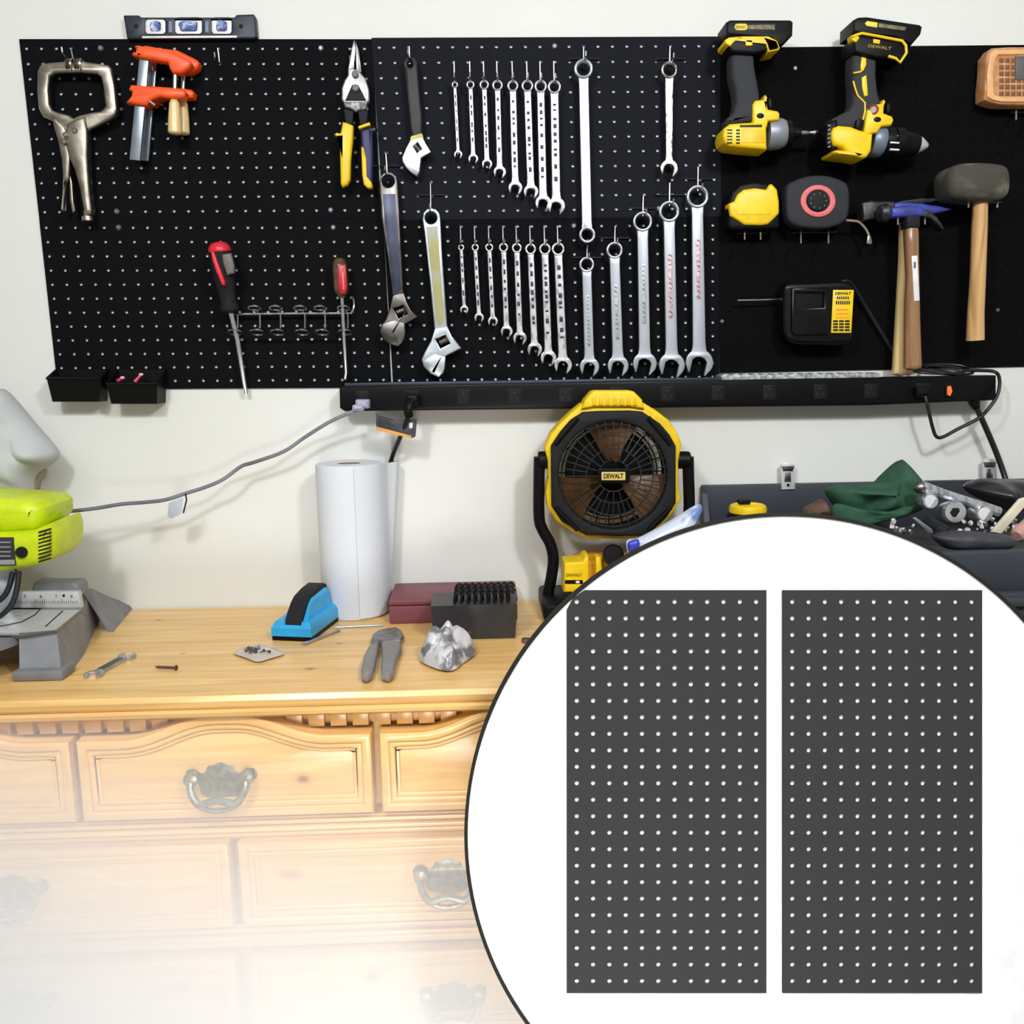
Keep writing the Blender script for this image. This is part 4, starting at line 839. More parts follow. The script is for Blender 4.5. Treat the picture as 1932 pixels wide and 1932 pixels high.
cl = MB().lathe(ax(1664), ax(1698), [(0, .025), (.1, .0258), (.45, .0262), (.5, .024), (.55, .0265), (1, .026)], 28).build('clutch_ring', bplastic, t)
m = MB()
for dy in (-14, -1, 12): m.plate([(1680, 268 + dy), (1697, 269 + dy), (1697, 272 + dy), (1680, 271 + dy)], -.0785 + abs(dy + 1) * .0002, .006, .0003)
m.build('clutch_marks', white, cl)
MB().lathe(ax(1697), ax(1731), [(0, .0225), (.1, .0215), (.85, .0195), (1, .016)], 24).build('chuck', bplastic, t)
MB().lathe(ax(1730), ax(1750), [(0, .0145), (.3, .0135), (.75, .008), (1, .004)], 20).build('chuck_tip', M('pale_steel', (214, 210, 204), .4, .3), t)

# ------------------------------------------------------------------ tape measures with their forked hooks
def fork_hook(label, xa, xb, y0, y1, Y=-.05, bar=None):
    o = thing('peg_hook', label, 'hook', at((xa + xb) / 2, y0, -.004), 'forked hooks under the tapes and hammers')
    m = MB()
    for x in (xa, xb):
        p = at(x, y0 + 8, -.004); m.tube([p + Vector((0, .0076, 0)), p, at(x, y0 + 10, -.02), at(x, y0 + 10, Y), at(x, y1 - 8, Y - .012), at(x, y1, Y - .016)], .0017, 8, 3)
    m.build('bent_wire', wire, o)
    MB().tube([at(bar[0], y0 + 12, -.012), at(bar[1], y0 + 11, -.012)], .0015, 8).build('crossbar', darkwire, o)
t = thing('tape_measure', 'yellow and black pocket tape measure resting on a forked hook', 'tape measure', at(1422, 428, -.03))
tri(t, 'case_body', [(1376, 380), (1381, 362), (1396, 347), (1423, 341), (1450, 345), (1466, 357), (1472, 385), (1472, 428), (1466, 432), (1380, 433), (1374, 426), (1374, 400)], -.046, .036, bplastic, .006)
yc = tri(t, 'yellow_case', [(1375, 384), (1386, 379), (1392, 366), (1404, 357), (1425, 354), (1446, 357), (1452, 348), (1457, 346), (1467, 357), (1471, 380), (1471, 402), (1461, 413), (1450, 423), (1436, 425), (1405, 424), (1393, 416), (1378, 407)], -.05, .03, yellow, .005)
tri(t, 'case_panel', rrect(1390, 381, 1456, 405, 3), -.0508, .003, M('case_panel_yellow', (244, 214, 22), .5), .001, parent=yc)
fork_hook('forked wire hook carrying the yellow pocket tape measure', 1405, 1435, 428, 453, -.05, (1391, 1447))
t = thing('tape_reel', 'long grey tape reel with a red ring around its hub', 'tape measure', at(1544, 428, -.03))
tri(t, 'reel_case', catmull([(1484, 385, 0), (1486, 352, 0), (1500, 340, 0), (1530, 331, 0), (1562, 331, 0), (1590, 340, 0), (1602, 353, 0), (1604, 388, 0), (1597, 415, 0), (1575, 427, 0), (1545, 431, 0), (1512, 428, 0), (1494, 421, 0), (1486, 408, 0)], 4), -.05, .036, M('reel_grey', (50, 52, 56), .65, spec=.2), .006)
tri(t, 'red_ring', [circ(1544, 379, 33, 40, 30.5), circ(1544, 379, 22.5, 32, 21)], -.053, .006, M('faded_red_ring', (226, 112, 112), .5), .0015)
tri(t, 'hub', circ(1544, 379, 20, 32, 19), -.054, .008, dplastic, .002)
m = MB()
for k in range(9):
    a = 2 * PI * k / 9; p = at(1544 + 15 * math.cos(a), 379 + 14 * math.sin(a), -.0545); m.ball(p, .0013, n=8)
m.build('hub_dots', MATS['grey_cast_metal'], t)
MB().tube([at(1596, 416, -.04), at(1612, 417, -.04), at(1622, 420, -.04), (at(1634, 433, -.04)), at(1640, 446, -.04)], .0022, 6, 3).build('tape_blade', M('tape_tan', (150, 136, 104), .5), t)
tri(t, 'end_hook', [(1638, 444), (1643, 444), (1646, 459), (1641, 461), (1635, 459)], -.041, .004, wire, .001)
fork_hook('forked wire hook carrying the long grey tape reel', 1511, 1563, 427, 460, -.05, (1494, 1578))

# ------------------------------------------------------------------ hammers
hsteel = M('hammer_steel', (84, 84, 86), .45, .7, rgb2=(44, 44, 46), scale=70, bump=.1)
blueh = M('blue_paint_worn', (62, 72, 176), .45, rgb2=(44, 50, 110), scale=50)
t = thing('framing_hammer', 'hammer with a pale handle and blue straight claw hung behind the brown one', 'hammer', at(1708, 420, -.03), 'claw hammers')
tri(t, 'pale_handle', [(1703, 418), (1716, 418), (1716, 500), (1713, 560), (1721, 640), (1726, 700), (1722, 707), (1700, 709), (1689, 706), (1690, 690), (1697, 570), (1702, 480)], -.05, .022, palewood, .008)
tri(t, 'blue_claw', [(1680, 384), (1700, 380), (1740, 383), (1772, 388), (1801, 394), (1775, 401), (1745, 406), (1700, 406), (1680, 404)], -.05, .026, blueh, .005)
tri(t, 'striking_face', [(1627, 382), (1646, 378), (1690, 380), (1690, 398), (1664, 406), (1654, 412), (1630, 417)], -.052, .03, hsteel, .004)
tri(t, 'long_claw', [(1690, 381), (1735, 374), (1780, 373), (1792, 375), (1780, 378), (1740, 384)], -.034, .012, hsteel, .002)
t = thing('claw_hammer', 'claw hammer with a brown handle and white sticker in front of the pale one', 'hammer', at(1726, 420, -.06), 'claw hammers')
bh = tri(t, 'brown_handle', [(1712, 424), (1737, 424), (1738, 500), (1740, 600), (1743, 688), (1741, 696), (1727, 700), (1712, 696), (1713, 600), (1716, 520), (1713, 460)], -.085, .024, brownwood, .009)
tri(t, 'white_sticker', [(1720, 483), (1731, 482), (1735, 567), (1725, 568)], -.0854, .0008, white, .0001, parent=bh)
MB().plate([(1724, 494), (1728, 494), (1728, 506), (1724, 506)], -.0857, .0005, .0001).build('sticker_print', M('print_blue', (90, 100, 130), .6), bh)
tri(t, 'hammer_neck', [(1711, 404), (1738, 402), (1738, 430), (1711, 430)], -.087, .028, dplastic, .005)
tri(t, 'hammer_head', [(1682, 392), (1700, 388), (1720, 386), (1740, 389), (1752, 396), (1740, 408), (1712, 409), (1684, 410)], -.088, .03, blueh, .006)
MB().lathe(at(1659, 403, -.073), at(1686, 401, -.073), [(0, .014), (.12, .016), (.5, .016), (.7, .011), (1, .011)], 20).build('face_cylinder', hsteel, t)
tri(t, 'claw', [(1738, 392), (1754, 398), (1768, 408), (1778, 422), (1782, 434), (1778, 433), (1768, 421), (1755, 411), (1738, 408)], -.086, .024, hsteel, .003)
fork_hook('forked wire hook carrying the two claw hammers', 1694, 1745, 402, 424, -.09, (1688, 1752))
t = thing('rubber_mallet', 'rubber mallet with a scuffed dark head and long pale wooden handle', 'mallet', at(1850, 374, -.04))
tri(t, 'mallet_head', catmull([(1797, 320, 0), (1812, 308, 0), (1845, 304, 0), (1888, 306, 0), (1907, 315, 0), (1912, 340, 0), (1909, 362, 0), (1898, 373, 0), (1868, 376, 0), (1828, 375, 0), (1803, 371, 0), (1794, 350, 0)], 4), -.092, .072, M('scuffed_rubber', (66, 62, 54), .75, rgb2=(122, 116, 100), scale=14, stretch=(1, 1, 2.5), lo=.5, hi=.75, bump=.15, bscale=90), .016)
MB().tube([at(1850, 372, -.058), at(1848, 430, -.058), at(1845, 520, -.056), at(1841, 590, -.054), at(1840, 642, -.052)], [.0125, .0135, .0135, .0145, .0158], 16).build('mallet_handle', handlewood, t)
fork_hook('forked wire hook carrying the rubber mallet', 1827, 1882, 371, 392, -.075, (1820, 1890))

# ------------------------------------------------------------------ charger, rod, bit case
t = thing('battery_charger', 'black battery charger with a yellow label hung on the flat board', 'charger', at(1546, 648, -.02))
cb = tri(t, 'charger_body', catmull([(1479, 560, 0), (1481, 540, 0), (1492, 533, 0), (1530, 532, 0), (1590, 530, 0), (1608, 535, 0), (1614, 552, 0), (1613, 622, 0), (1608, 643, 0), (1590, 650, 0), (1540, 650, 0), (1500, 648, 0), (1484, 636, 0), (1479, 615, 0)], 4), -.05, .044, M('gloss_black_plastic', (11, 11, 13), .25, spec=.3), .008)
tri(t, 'dock_rail', [[(1494, 543), (1563, 542), (1563, 632), (1500, 634), (1494, 626)], [(1502, 552), (1556, 552), (1555, 580), (1502, 582)]], -.056, .01, MATS['gloss_black_plastic'], .003)
lb = tri(t, 'yellow_label', [(1572, 547), (1611, 547), (1606, 628), (1568, 628)], -.0512, .002, yellow, .0003)
text('DEWALT', 1591, 553.5, 5, -.0515, M('print_black', (20, 18, 14), .6), lb, 30, bold=.03)
m = MB()
for i, (y, x0, x1, h) in enumerate(((562, 1579, 1603, 5), (571, 1577, 1604, 7),)):
    q = x0
    while q < x1: m.plate([(q, y - h / 2), (q + 2.6, y - h / 2), (q + 2.6, y + h / 2), (q, y + h / 2)], -.0515, .0006, .0001); q += 4
m.build('label_print', MATS['print_black'], lb)
m = MB()
for y in (582, 590, 597): m.plate([(1577, y), (1601, y), (1601, y + 4), (1577, y + 4)], -.0515, .0006, .0001)
m.build('orange_bars', M('orange_print2', (246, 160, 20), .5), lb)
m = MB()
for i in range(4):
    for j in range(3): m.plate([(1572 + j * 11, 604 + i * 5.6), (1581 + j * 11, 604 + i * 5.6), (1581 + j * 11, 608 + i * 5.6), (1572 + j * 11, 608 + i * 5.6)], -.0515, .0006, .0001)
m.build('label_table', MATS['print_black'], lb)
MB().tube([at(x, y, Y) for x, y, Y in ((1586, 538, -.03), (1594, 530, -.03), (1606, 535, -.022), (1628, 570, -.012), (1658, 620, -.010), (1684, 662, -.010), (1698, 684, -.012), (1710, 700, -.016))], .0036, 8, 4).build('charger_cord', blackc, t)
t = thing('wire_rod', 'thin straight wire rod sticking out beside the black charger', 'rod', at(1392, 566, -.02))
MB().tube([at(1391, 567, -.02), at(1440, 566, -.02), at(1466, 565, -.016), at(1470, 564, -.002), at(1470, 563, .0036)], .0017, 8).build('wire', wire, t)
t = thing('bit_case', 'translucent orange drill bit case hung at the far end of the flat board', 'case', at(1905, 200, -.02))
org = M('orange_clear_plastic', (216, 142, 80), .3, rgb2=(240, 188, 140), scale=60, trans=.3)
cs = tri(t, 'case_shell', [(1858, 165), (1861, 140), (1863, 104), (1873, 90), (1905, 88), (1985, 88), (1990, 196), (1940, 198), (1888, 197), (1870, 193), (1858, 188)], -.04, .034, org, .004)
tri(t, 'case_frame', [[(1863, 140), (1868, 104), (1876, 94), (1980, 92), (1984, 192), (1890, 192), (1872, 188), (1863, 182)], [(1874, 140), (1878, 112), (1884, 103), (1972, 102), (1975, 182), (1892, 184), (1876, 178)]], -.043, .006, M('orange_rim', (240, 186, 130), .35), .0015)
tri(t, 'window', [(1916, 106), (1972, 105), (1972, 150), (1916, 150)], -.0425, .004, M('smoky_panel', (96, 92, 94), .35), .001)
m = MB()
for i in range(6):
    for j in range(8): m.plate([(1886 + j * 11, 110 + i * 12.5), (1894 + j * 11, 110 + i * 12.5), (1894 + j * 11, 118 + i * 12.5), (1886 + j * 11, 118 + i * 12.5)], -.0412, .002, .0004)
m.build('bit_slots', M('slot_brown', (126, 84, 52), .5), cs)
fork_hook('forked wire hook carrying the orange bit case', 1917, 1950, 200, 227, -.045, (1907, 1958))

# ------------------------------------------------------------------ paper towel roll
t = thing('paper_towel_roll', 'white paper towel roll standing on the dresser against the wall', 'paper towel', Vector((at(671, 1150, -.058).x, -.058, DZ)))
cx, cy, R = t.location.x, -.058, .0605; ht = at(671, 873, -.058).z - DZ
m = MB(); pr = []
paper = M('white_paper', (214, 219, 226), .9, bump=.25, bscale=160)
o = [(cx + R * math.cos(a), cy + R * math.sin(a)) for a in (2 * PI * k / 64 for k in range(64))]; i_ = [(cx + .021 * math.cos(a), cy + .021 * math.sin(a)) for a in (2 * PI * k / 32 for k in range(32))]
m.slab([o, i_], DZ + ht, ht, .003); m.build('paper_roll', paper, t)
m = MB(); m.slab([[(cx + .0215 * math.cos(a), cy + .0215 * math.sin(a)) for a in (2 * PI * k / 32 for k in range(32))], [(cx + .0195 * math.cos(a), cy + .0195 * math.sin(a)) for a in (2 * PI * k / 32 for k in range(32))]], DZ + ht - .001, ht - .002, .0003); m.build('cardboard_core', M('cardboard', (150, 120, 86), .8), t)
path = [(cx + (R + .0008) * math.cos(a), cy + (R + .0008) * math.sin(a)) for a in (math.radians(d) for d in (-75, -60, -45, -30, -15))]
path += [(cx + .066, cy + .004), (cx + .074, cy + .014), (cx + .082, cy + .022), (cx + .085, cy + .03), (cx + .083, cy + .04), (cx + .074, cy + .048)]
P = catmull([(x, y, 0) for x, y in path], 5, False); b = MB(); n = len(P)
def shrinkw(i, zf_):  # the free end of the sheet hangs closer to the roll near the bottom
    u = max(0, (i / (n - 1) - .42) / .58); q = P[i]; d = Vector((q.x - cx, q.y - cy, 0)); L = d.length
    tgt = R + .0012 + (L - R) * (0.12 + .88 * zf_) if L > R else L
    d = d.normalized() * tgt; return (cx + d.x, cy + d.y)
loops = []
for s in (0, 1):
    pass
rows = []
for z in (0.004, .06, .13, .2, ht - .002):
    f = z / ht; rows.append([Vector((*shrinkw(i, f), DZ + z)) for i in range(n)])
vs_ = [[b.bm.verts.new(p) for p in r] for r in rows]
vo = []
for r in rows:
    l = []
    for p in r:
        d = Vector((p.x - cx, p.y - cy, 0)).normalized() * .0011; l.append(b.bm.verts.new(p + d))
    vo.append(l)
for a, fl in ((vs_, True), (vo, False)):
    for i in range(len(rows) - 1):
        for k in range(n - 1):
            f = (a[i][k], a[i][k + 1], a[i + 1][k + 1], a[i + 1][k]); b.bm.faces.new(f if not fl else tuple(reversed(f)))
for k in range(n - 1): b.bm.faces.new((vs_[0][k], vs_[0][k + 1], vo[0][k + 1], vo[0][k])); b.bm.faces.new((vs_[-1][k + 1], vs_[-1][k], vo[-1][k], vo[-1][k + 1]))
for i in range(len(rows) - 1): b.bm.faces.new((vs_[i][-1], vs_[i + 1][-1], vo[i + 1][-1], vo[i][-1]))
b.build('loose_sheet', paper, t)

# ------------------------------------------------------------------ mitre saw and its dust bag
lime = M('lime_plastic', (206, 226, 20), .4); castgrey = M('grey_cast_base', (126, 128, 132), .5, rgb2=(112, 113, 116), scale=20); alu = M('machined_aluminium', (206, 206, 206), .4, .3, rgb2=(190, 190, 190), scale=12)
TZ = DZ + .066
t = thing('mitre_saw', 'lime green mitre saw on a grey cast base at the dresser end', 'saw', Vector((-.85, -.2, DZ)))
def floor_loft(m, tops, bots, zt, zb_):
    m.loft([[atz(x, y, zb_) for x, y in bots], [atz(x, y, zt) for x, y in tops]])
m = MB(); floor_loft(m, [(-160, 1198), (38, 1199), (107, 1190), (153, 1150), (150, 1130), (-160, 1130)], [(-160, 1212), (38, 1215), (112, 1206), (166, 1160), (160, 1138), (-160, 1138)], TZ, TZ - .022); m.build('base_casting', castgrey, t)
m = MB(); floor_loft(m, [(36, 1200), (107, 1192), (124, 1176), (50, 1176)], [(37, 1284), (118, 1284), (141, 1262), (60, 1262)], TZ - .004, DZ); m.box(tuple(atz(72, 1285, DZ) + Vector((0, .02, .008))), (.075, .045, .016), .004); m.build('front_foot', castgrey, t)
m = MB(); floor_loft(m, [(160, 1124), (174, 1119), (172, 1110), (158, 1112)], [(204, 1192), (214, 1193), (252, 1146), (246, 1139)], TZ + .004, DZ); m.build('rear_foot', castgrey, t)
m = MB(); floor_loft(m, [(108, 1189), (154, 1149), (171, 1119), (158, 1118), (100, 1180)], [(140, 1261), (158, 1236), (188, 1170), (176, 1166), (120, 1240)], TZ - .003, DZ); m.build('side_rib', castgrey, t)
m = MB(); floor_loft(m, [(-160, 1190), (36, 1194), (104, 1188), (150, 1151), (-160, 1149)], [(-160, 1194), (36, 1197), (106, 1190), (152, 1151), (-160, 1149)], TZ + .003, TZ); m.build('table_top', alu, t)
m = MB(); c = Vector(atz(-70, 1196, TZ - .004)); m.lathe(c - Vector((0, 0, .014)), c, [(0, .09), (1, .09)], 48); m.build('turntable', castgrey, t)
YF = atz(150, 1146, TZ).y
fn = MB().plate([(-160, 1118), (147, 1116), (153, 1147), (-160, 1147)], YF, .012, .001).build('fence', alu, t)
sp = M('scale_print', (60, 60, 64), .6)
for s, x in (('3', -12), ('4', 18), ('5', 47), ('6', 77), ('7', 106), ('8', 135)): text(s, x, 1125, 6, YF - .0004, sp, fn)
m = MB()
for k in range(40): x = -15 + k * 4.1; h = 8 if k % 4 == 0 else 5; m.plate([(x, 1139 - h), (x + .9, 1139 - h), (x + .9, 1139), (x, 1139)], YF - .0004, .0006, .0001)
m.build('scale_ticks', sp, fn)
MB().plate(circ(120, 1124, 2.6, 12), YF - .0006, .002, .0003).build('fence_screw', bplastic, fn)
m = MB()
for pts in ([(-160, 1148), (77, 1148)], [(77, 1148), (66, 1160), (40, 1174), (0, 1182), (-60, 1186)], [(86, 1182), (118, 1153)]): m.tube([atz(x, y, TZ + .0032) for x, y in pts], .0011, 6)
m.build('kerf_lines', bplastic, t)
MB().plate([(62, 1100), (140, 1100), (147, 1106), (150, 1120), (58, 1120)], YF + .012, .04, .004).build('fence_support', castgrey, t)
YM = -.27
up_ = tri(t, 'motor_cover', [(-160, 930), (0, 942), (40, 944), (66, 949), (77, 960), (78, 984), (66, 1003), (40, 1007), (-160, 1016)], YM, .13, lime, .02)
lw = tri(t, 'motor_housing', [(-160, 1012), (0, 1008), (55, 1004), (70, 997), (94, 987), (101, 1005), (102, 1030), (98, 1049), (80, 1065), (45, 1074), (0, 1081), (-160, 1086)], YM - .015, .12, lime, .016)
m = MB()
for k in range(9):
    y = 1000 + k * 7; m.plate([(72, y + 3), (96, y - 4), (96, y - 1), (72, y + 6)], YM - .0158, .003, .0004)
m.build('vent_slots', slotm, lw)
lb = tri(t, 'rating_label', [(-60, 1014), (25, 1014), (30, 1067), (-60, 1070)], YM - .0162, .002, M('label_black', (44, 44, 46), .5), .0003, parent=lw)
m = MB()
for y in (1022, 1031, 1040, 1048): m.plate([(-50, y), (20, y), (20, y + 2.4), (-50, y + 2.4)], YM - .0166, .0006, .0001)
m.plate([(-55, 1058), (27, 1056), (28, 1065), (-55, 1067)], YM - .0166, .0006, .0001); m.build('label_lines', M('label_grey_print', (150, 150, 152), .5), lw)
MB().lathe(at(41, 1042, YM - .015), at(41, 1042, YM - .019), [(0, .0092), (1, .0086)], 20).build('brush_cap', bplastic, lw)
tri(t, 'pivot_arm', [(-160, 1070), (4, 1074), (10, 1110), (4, 1160), (-160, 1165)], YM + .05, .05, dplastic, .006)
MB().lathe(at(-60, 1110, YM), at(-60, 1110, YM + .004), [(0, .07), (1, .07)], 48).build('blade', MATS['bar_steel'], t)
for pts in ([(36, 1078), (32, 1110), (22, 1140), (0, 1162), (-30, 1176)], [(24, 1080), (16, 1110), (2, 1130), (-30, 1150)]): MB().tube([at(x, y, YM - .03) for x, y in pts], .0045, 8, 4).build('spring_hose', blackc, t)
t = thing('dust_bag', 'pale grey cloth dust bag sagging above the lime green saw', 'bag', at(30, 940, -.12))
cloth = M('pale_cloth', (192, 195, 196), .9, bump=.2, bscale=200)
MB().puff([(-60, 740), (0, 734), (12, 736), (30, 752), (70, 800), (98, 832), (113, 853), (108, 868), (92, 880), (76, 890), (66, 906), (58, 946), (0, 950), (-60, 950)], .06, lambda p, h: at(p[0], p[1], -.06) + Vector((0, -h, 0)), 12, .014, 30, .25, 3, 4, fold=.04).build('cloth_bag', cloth, t, ang=80)
MB().plate([(64, 886), (80, 888), (70, 910), (66, 938), (48, 938), (58, 915)], -.06, .02, .004).build('bag_neck', M('tan_neck', (150, 138, 120), .8), t)

# ------------------------------------------------------------------ things lying on the dresser
def F_(x, y, z=DZ): p = atz(x, y, z); return (p.x, p.y)
def fplate(m, pts, th, bev=.001, z=DZ): return m.slab([F_(x, y, z + th) for x, y in pts], z + th, th, bev)
t = thing('open_end_wrench', 'small double-ended spanner with a dark shank lying by the saw foot', 'wrench', atz(205, 1260))
A, B = Vector(F_(177, 1277)), Vector(F_(240, 1242)); d = (B - A); L = d.length; d.normalize(); n_ = Vector((-d.y, d.x))
fk = fork_pts(L, .0135, .0062, 14, 1); bk = [(L - u, -v) for u, v in fork_pts(L, .0135, .0062, 14, 1)]
MB().slab([(A.x + d.x * u + n_.x * v, A.y + d.y * u + n_.y * v) for u, v in fk + bk], DZ + .0065, .0065, .0012).build('wrench_body', satin, t)
MB().slab([(A.x + d.x * u + n_.x * v, A.y + d.y * u + n_.y * v) for u, v in ((L * .2, -.0056), (L * .8, -.0056), (L * .8, .0056), (L * .2, .0056))], DZ + .0072, .0068, .0008).build('dark_shank', M('dark_shank', (96, 96, 100), .45, .6), t)
t = thing('wood_screw', 'small rusty wood screw lying on the bare dresser top', 'screw', atz(315, 1259))
A, B = atz(292, 1258, DZ + .003), atz(333, 1260, DZ + .004)
MB().lathe(A, B, [(0, .0003), (.1, .0016)] + [(.12 + .03 * k, .0017 + .0005 * (k % 2)) for k in range(20)] + [(.9, .0019), (.96, .0042), (1, .0042)], 10).build('screw_body', M('rusty_steel', (112, 78, 66), .6, .4), t)
clear = M('clear_plastic_film', (225, 225, 226), .12, rgb2=(200, 200, 204), scale=30, trans=.6, bump=.4, bscale=60)
t = thing('hardware_bag', 'flat clear bag of small screws lying before the blue sanding block', 'bag', atz(488, 1238))
MB().puff([(440, 1234), (470, 1224), (495, 1221), (528, 1232), (537, 1237), (510, 1246), (486, 1252), (462, 1244)], .006, lambda p, h: atz(p[0], p[1]) + Vector((0, 0, .003 + h)), 7, .003, 60, .4, 2, 4, fold=.004).build('film', M('milky_film', (222, 212, 200), .2, trans=.3, bump=.4, bscale=80), t, ang=70)
rnd = random.Random(4); m = MB()
for k in range(16):
    p = atz(488 + rnd.uniform(-26, 22), 1238 + rnd.uniform(-6, 6)) + Vector((0, 0, .009 + rnd.uniform(0, .003))); q = Vector((rnd.uniform(-1, 1), rnd.uniform(-1, 1), .1)).normalized() * .005
    m.lathe(p - q, p + q, [(0, .0008), (.8, .0013), (.85, .0026), (1, .0026)], 6)
tag(m.build('small_screws', M('dark_zinc', (110, 106, 108), .4, .8), t), kind='stuff')
# blue sanding block
t = thing('sanding_block', 'blue hand sanding block with a black strap standing by the towel roll', 'sanding block', atz(580, 1190))
A, B, D_ = atz(514, 1208), atz(588, 1211), atz(639, 1171)
ux = (B - A); wdt = ux.length; ux.normalize(); uy = (D_ - B); lng = uy.length; uy.normalize(); uy = (uy - ux * uy.dot(ux) * .0)
def S(u, v, z): p = A + ux * (wdt * u) + uy * (lng * v); return Vector((p.x, p.y, DZ + z))
MB().loft([[S(.0, .0, 0), S(1, 0, 0), S(1, 1, 0), S(0, 1, 0)], [S(0, 0, .008), S(1, 0, .008), S(1, 1, .008), S(0, 1, .008)]]).build('black_sole', bplastic, t)
blu = M('bright_blue_plastic', (46, 170, 232), .35)
m = MB(); m.loft([[S(-.01, -.01, .008), S(1.01, -.01, .008), S(1.01, 1.01, .008), S(-.01, 1.01, .008)], [S(-.01, -.01, .022), S(1.01, -.01, .022), S(1.01, 1.01, .022), S(-.01, 1.01, .022)], [S(.06, .05, .032), S(.94, .05, .032), S(.94, .96, .032), S(.06, .96, .032)]])
m.loft([[S(.22, .08, .03), S(.86, .08, .03), S(.86, .98, .03), S(.22, .98, .03)], [S(.3, .3, .056), S(.8, .3, .056), S(.8, .95, .060), S(.3, .95, .060)], [S(.38, .42, .063), S(.72, .42, .063), S(.72, .9, .067), S(.38, .9, .067)]]); m.build('blue_body', blu, t, ang=30)
m = MB(); pr = [(.02, .034), (.1, .044), (.22, .058), (.34, .066), (.6, .072), (.86, .074), (.97, .068), (.99, .05)]
m.loft([[S(.34, v, z - .012), S(.74, v, z - .012), S(.74, v, z), S(.34, v, z)] for v, z in pr]); m.build('black_strap', dplastic, t, ang=50)
for (pa, pb, r, lab) in (((572, 1216), (640, 1189), .0028, 'thin steel rod lying alongside the blue sanding block'), ((630, 1184), (723, 1179), .0022, 'thin pale rod lying between the towel roll and the pliers')):
    t = thing('steel_rod', lab, 'rod', atz((pa[0] + pb[0]) / 2, (pa[1] + pb[1]) / 2), 'loose rods on the dresser')
    A, B = atz(*pa, DZ + r), atz(*pb, DZ + r); MB().lathe(A, B, [(0, r * 1.4), (.1, r * 1.4), (.12, r), (1, r)], 10).build('shaft', satin, t)
t = thing('pliers', 'pair of pliers with thick grey grips lying open on the dresser', 'pliers', atz(722, 1230))
gg = M('grey_soft_grip', (138, 134, 132), .6)
m = MB(); fplate(m, [(704, 1207), (715, 1206), (713, 1222), (708, 1248), (702, 1266), (692, 1272), (682, 1269), (681, 1258), (685, 1238), (694, 1218)], .016, .006); m.build('grip', gg, t)
m = MB(); fplate(m, [(718, 1212), (730, 1207), (757, 1206), (758, 1218), (750, 1234), (745, 1250), (743, 1264), (734, 1271), (720, 1268), (718, 1250), (720, 1232)], .016, .006); m.build('grip', gg, t)
m = MB(); fplate(m, [(700, 1207), (702, 1196), (712, 1188), (728, 1184), (748, 1182), (758, 1188), (762, 1198), (756, 1206), (738, 1207), (720, 1210)], .012, .004); m.build('jaws', M('plier_steel', (160, 156, 158), .4, .7, rgb2=(110, 108, 110), scale=80), t)
t = thing('plastic_bag', 'crumpled clear plastic bag with metal bits before the black block', 'bag', atz(845, 1235))
MB().puff([(792, 1236), (808, 1222), (836, 1216), (852, 1214), (868, 1218), (890, 1222), (898, 1232), (876, 1248), (858, 1262), (838, 1264), (812, 1256), (794, 1246)], .03, lambda p, h: atz(p[0], p[1] + 6) + Vector((0, 0, .004 + max(h, -.003))), 10, .03, 55, .1, 9, 4, fold=.035).build('film', M('crinkled_film', (226, 226, 230), .15, rgb2=(130, 128, 134), scale=38, lo=.5, hi=.62, trans=.25, bump=.8, bscale=50), t, ang=25)
rnd = random.Random(8); m = MB()
for k in range(14):
    p = atz(846 + rnd.uniform(-34, 34), 1232 + rnd.uniform(-10, 14)) + Vector((0, 0, .022 + rnd.uniform(-.006, .012))); q = Vector((rnd.uniform(-1, 1), rnd.uniform(-1, 1), rnd.uniform(-.4, .4))).normalized() * .011
    m.lathe(p - q, p + q, [(0, .002), (.75, .0026), (.8, .005), (1, .005)], 8)
tag(m.build('metal_bits', M('mixed_steel', (120, 118, 122), .35, .8), t), kind='stuff')
# maroon box, black block with hooked rods
marb = M('maroon_box', (124, 66, 76), .5, rgb2=(112, 56, 66), scale=12)
A = atz(735, 1178); ztop = at(732, 1132, A.y).z; Bk = atz(742, 1098, ztop); xr = at(975, 1150, A.y + .03).x
t = thing('maroon_case', 'long closed maroon case lying behind the black block', 'case', Vector(((A.x + xr) / 2, A.y + .05, DZ)))
hz = ztop - DZ; dp = min(.125, -.012 - A.y)
m = MB(); m.box(((A.x + xr) / 2, A.y + dp / 2, DZ + hz * .37), (xr - A.x, dp, hz * .74), .004); m.build('case_base', marb, t)
m = MB(); m.box(((A.x + xr) / 2, A.y + dp / 2, DZ + hz * .87), (xr - A.x + .002, dp + .002, hz * .26), .005); m.build('case_lid', marb, t)
A = atz(819, 1208); Bq = atz(973, 1211); zt = at(814, 1143, A.y).z
t = thing('bit_block', 'black plastic block full of hooked black rods on the dresser', 'block', Vector(((A.x + Bq.x) / 2, A.y + .04, DZ)))
dep = .085; hz = zt - DZ; bm_ = M('black_block', (38, 38, 40), .45, rgb2=(50, 50, 52), scale=30)
m = MB(); m.loft([[Vector((A.x, A.y, DZ)), Vector((Bq.x, A.y, DZ)), Vector((Bq.x, A.y + dep, DZ)), Vector((A.x, A.y + dep, DZ))], [Vector((A.x - .004, A.y - .002, zt)), Vector((Bq.x + .004, A.y - .002, zt)), Vector((Bq.x + .004, A.y + dep, zt)), Vector((A.x - .004, A.y + dep, zt))]]); m.build('block_body', bm_, t)
hkm = M('black_oxide', (30, 30, 33), .35, .5)
first = None; wx = Bq.x - A.x
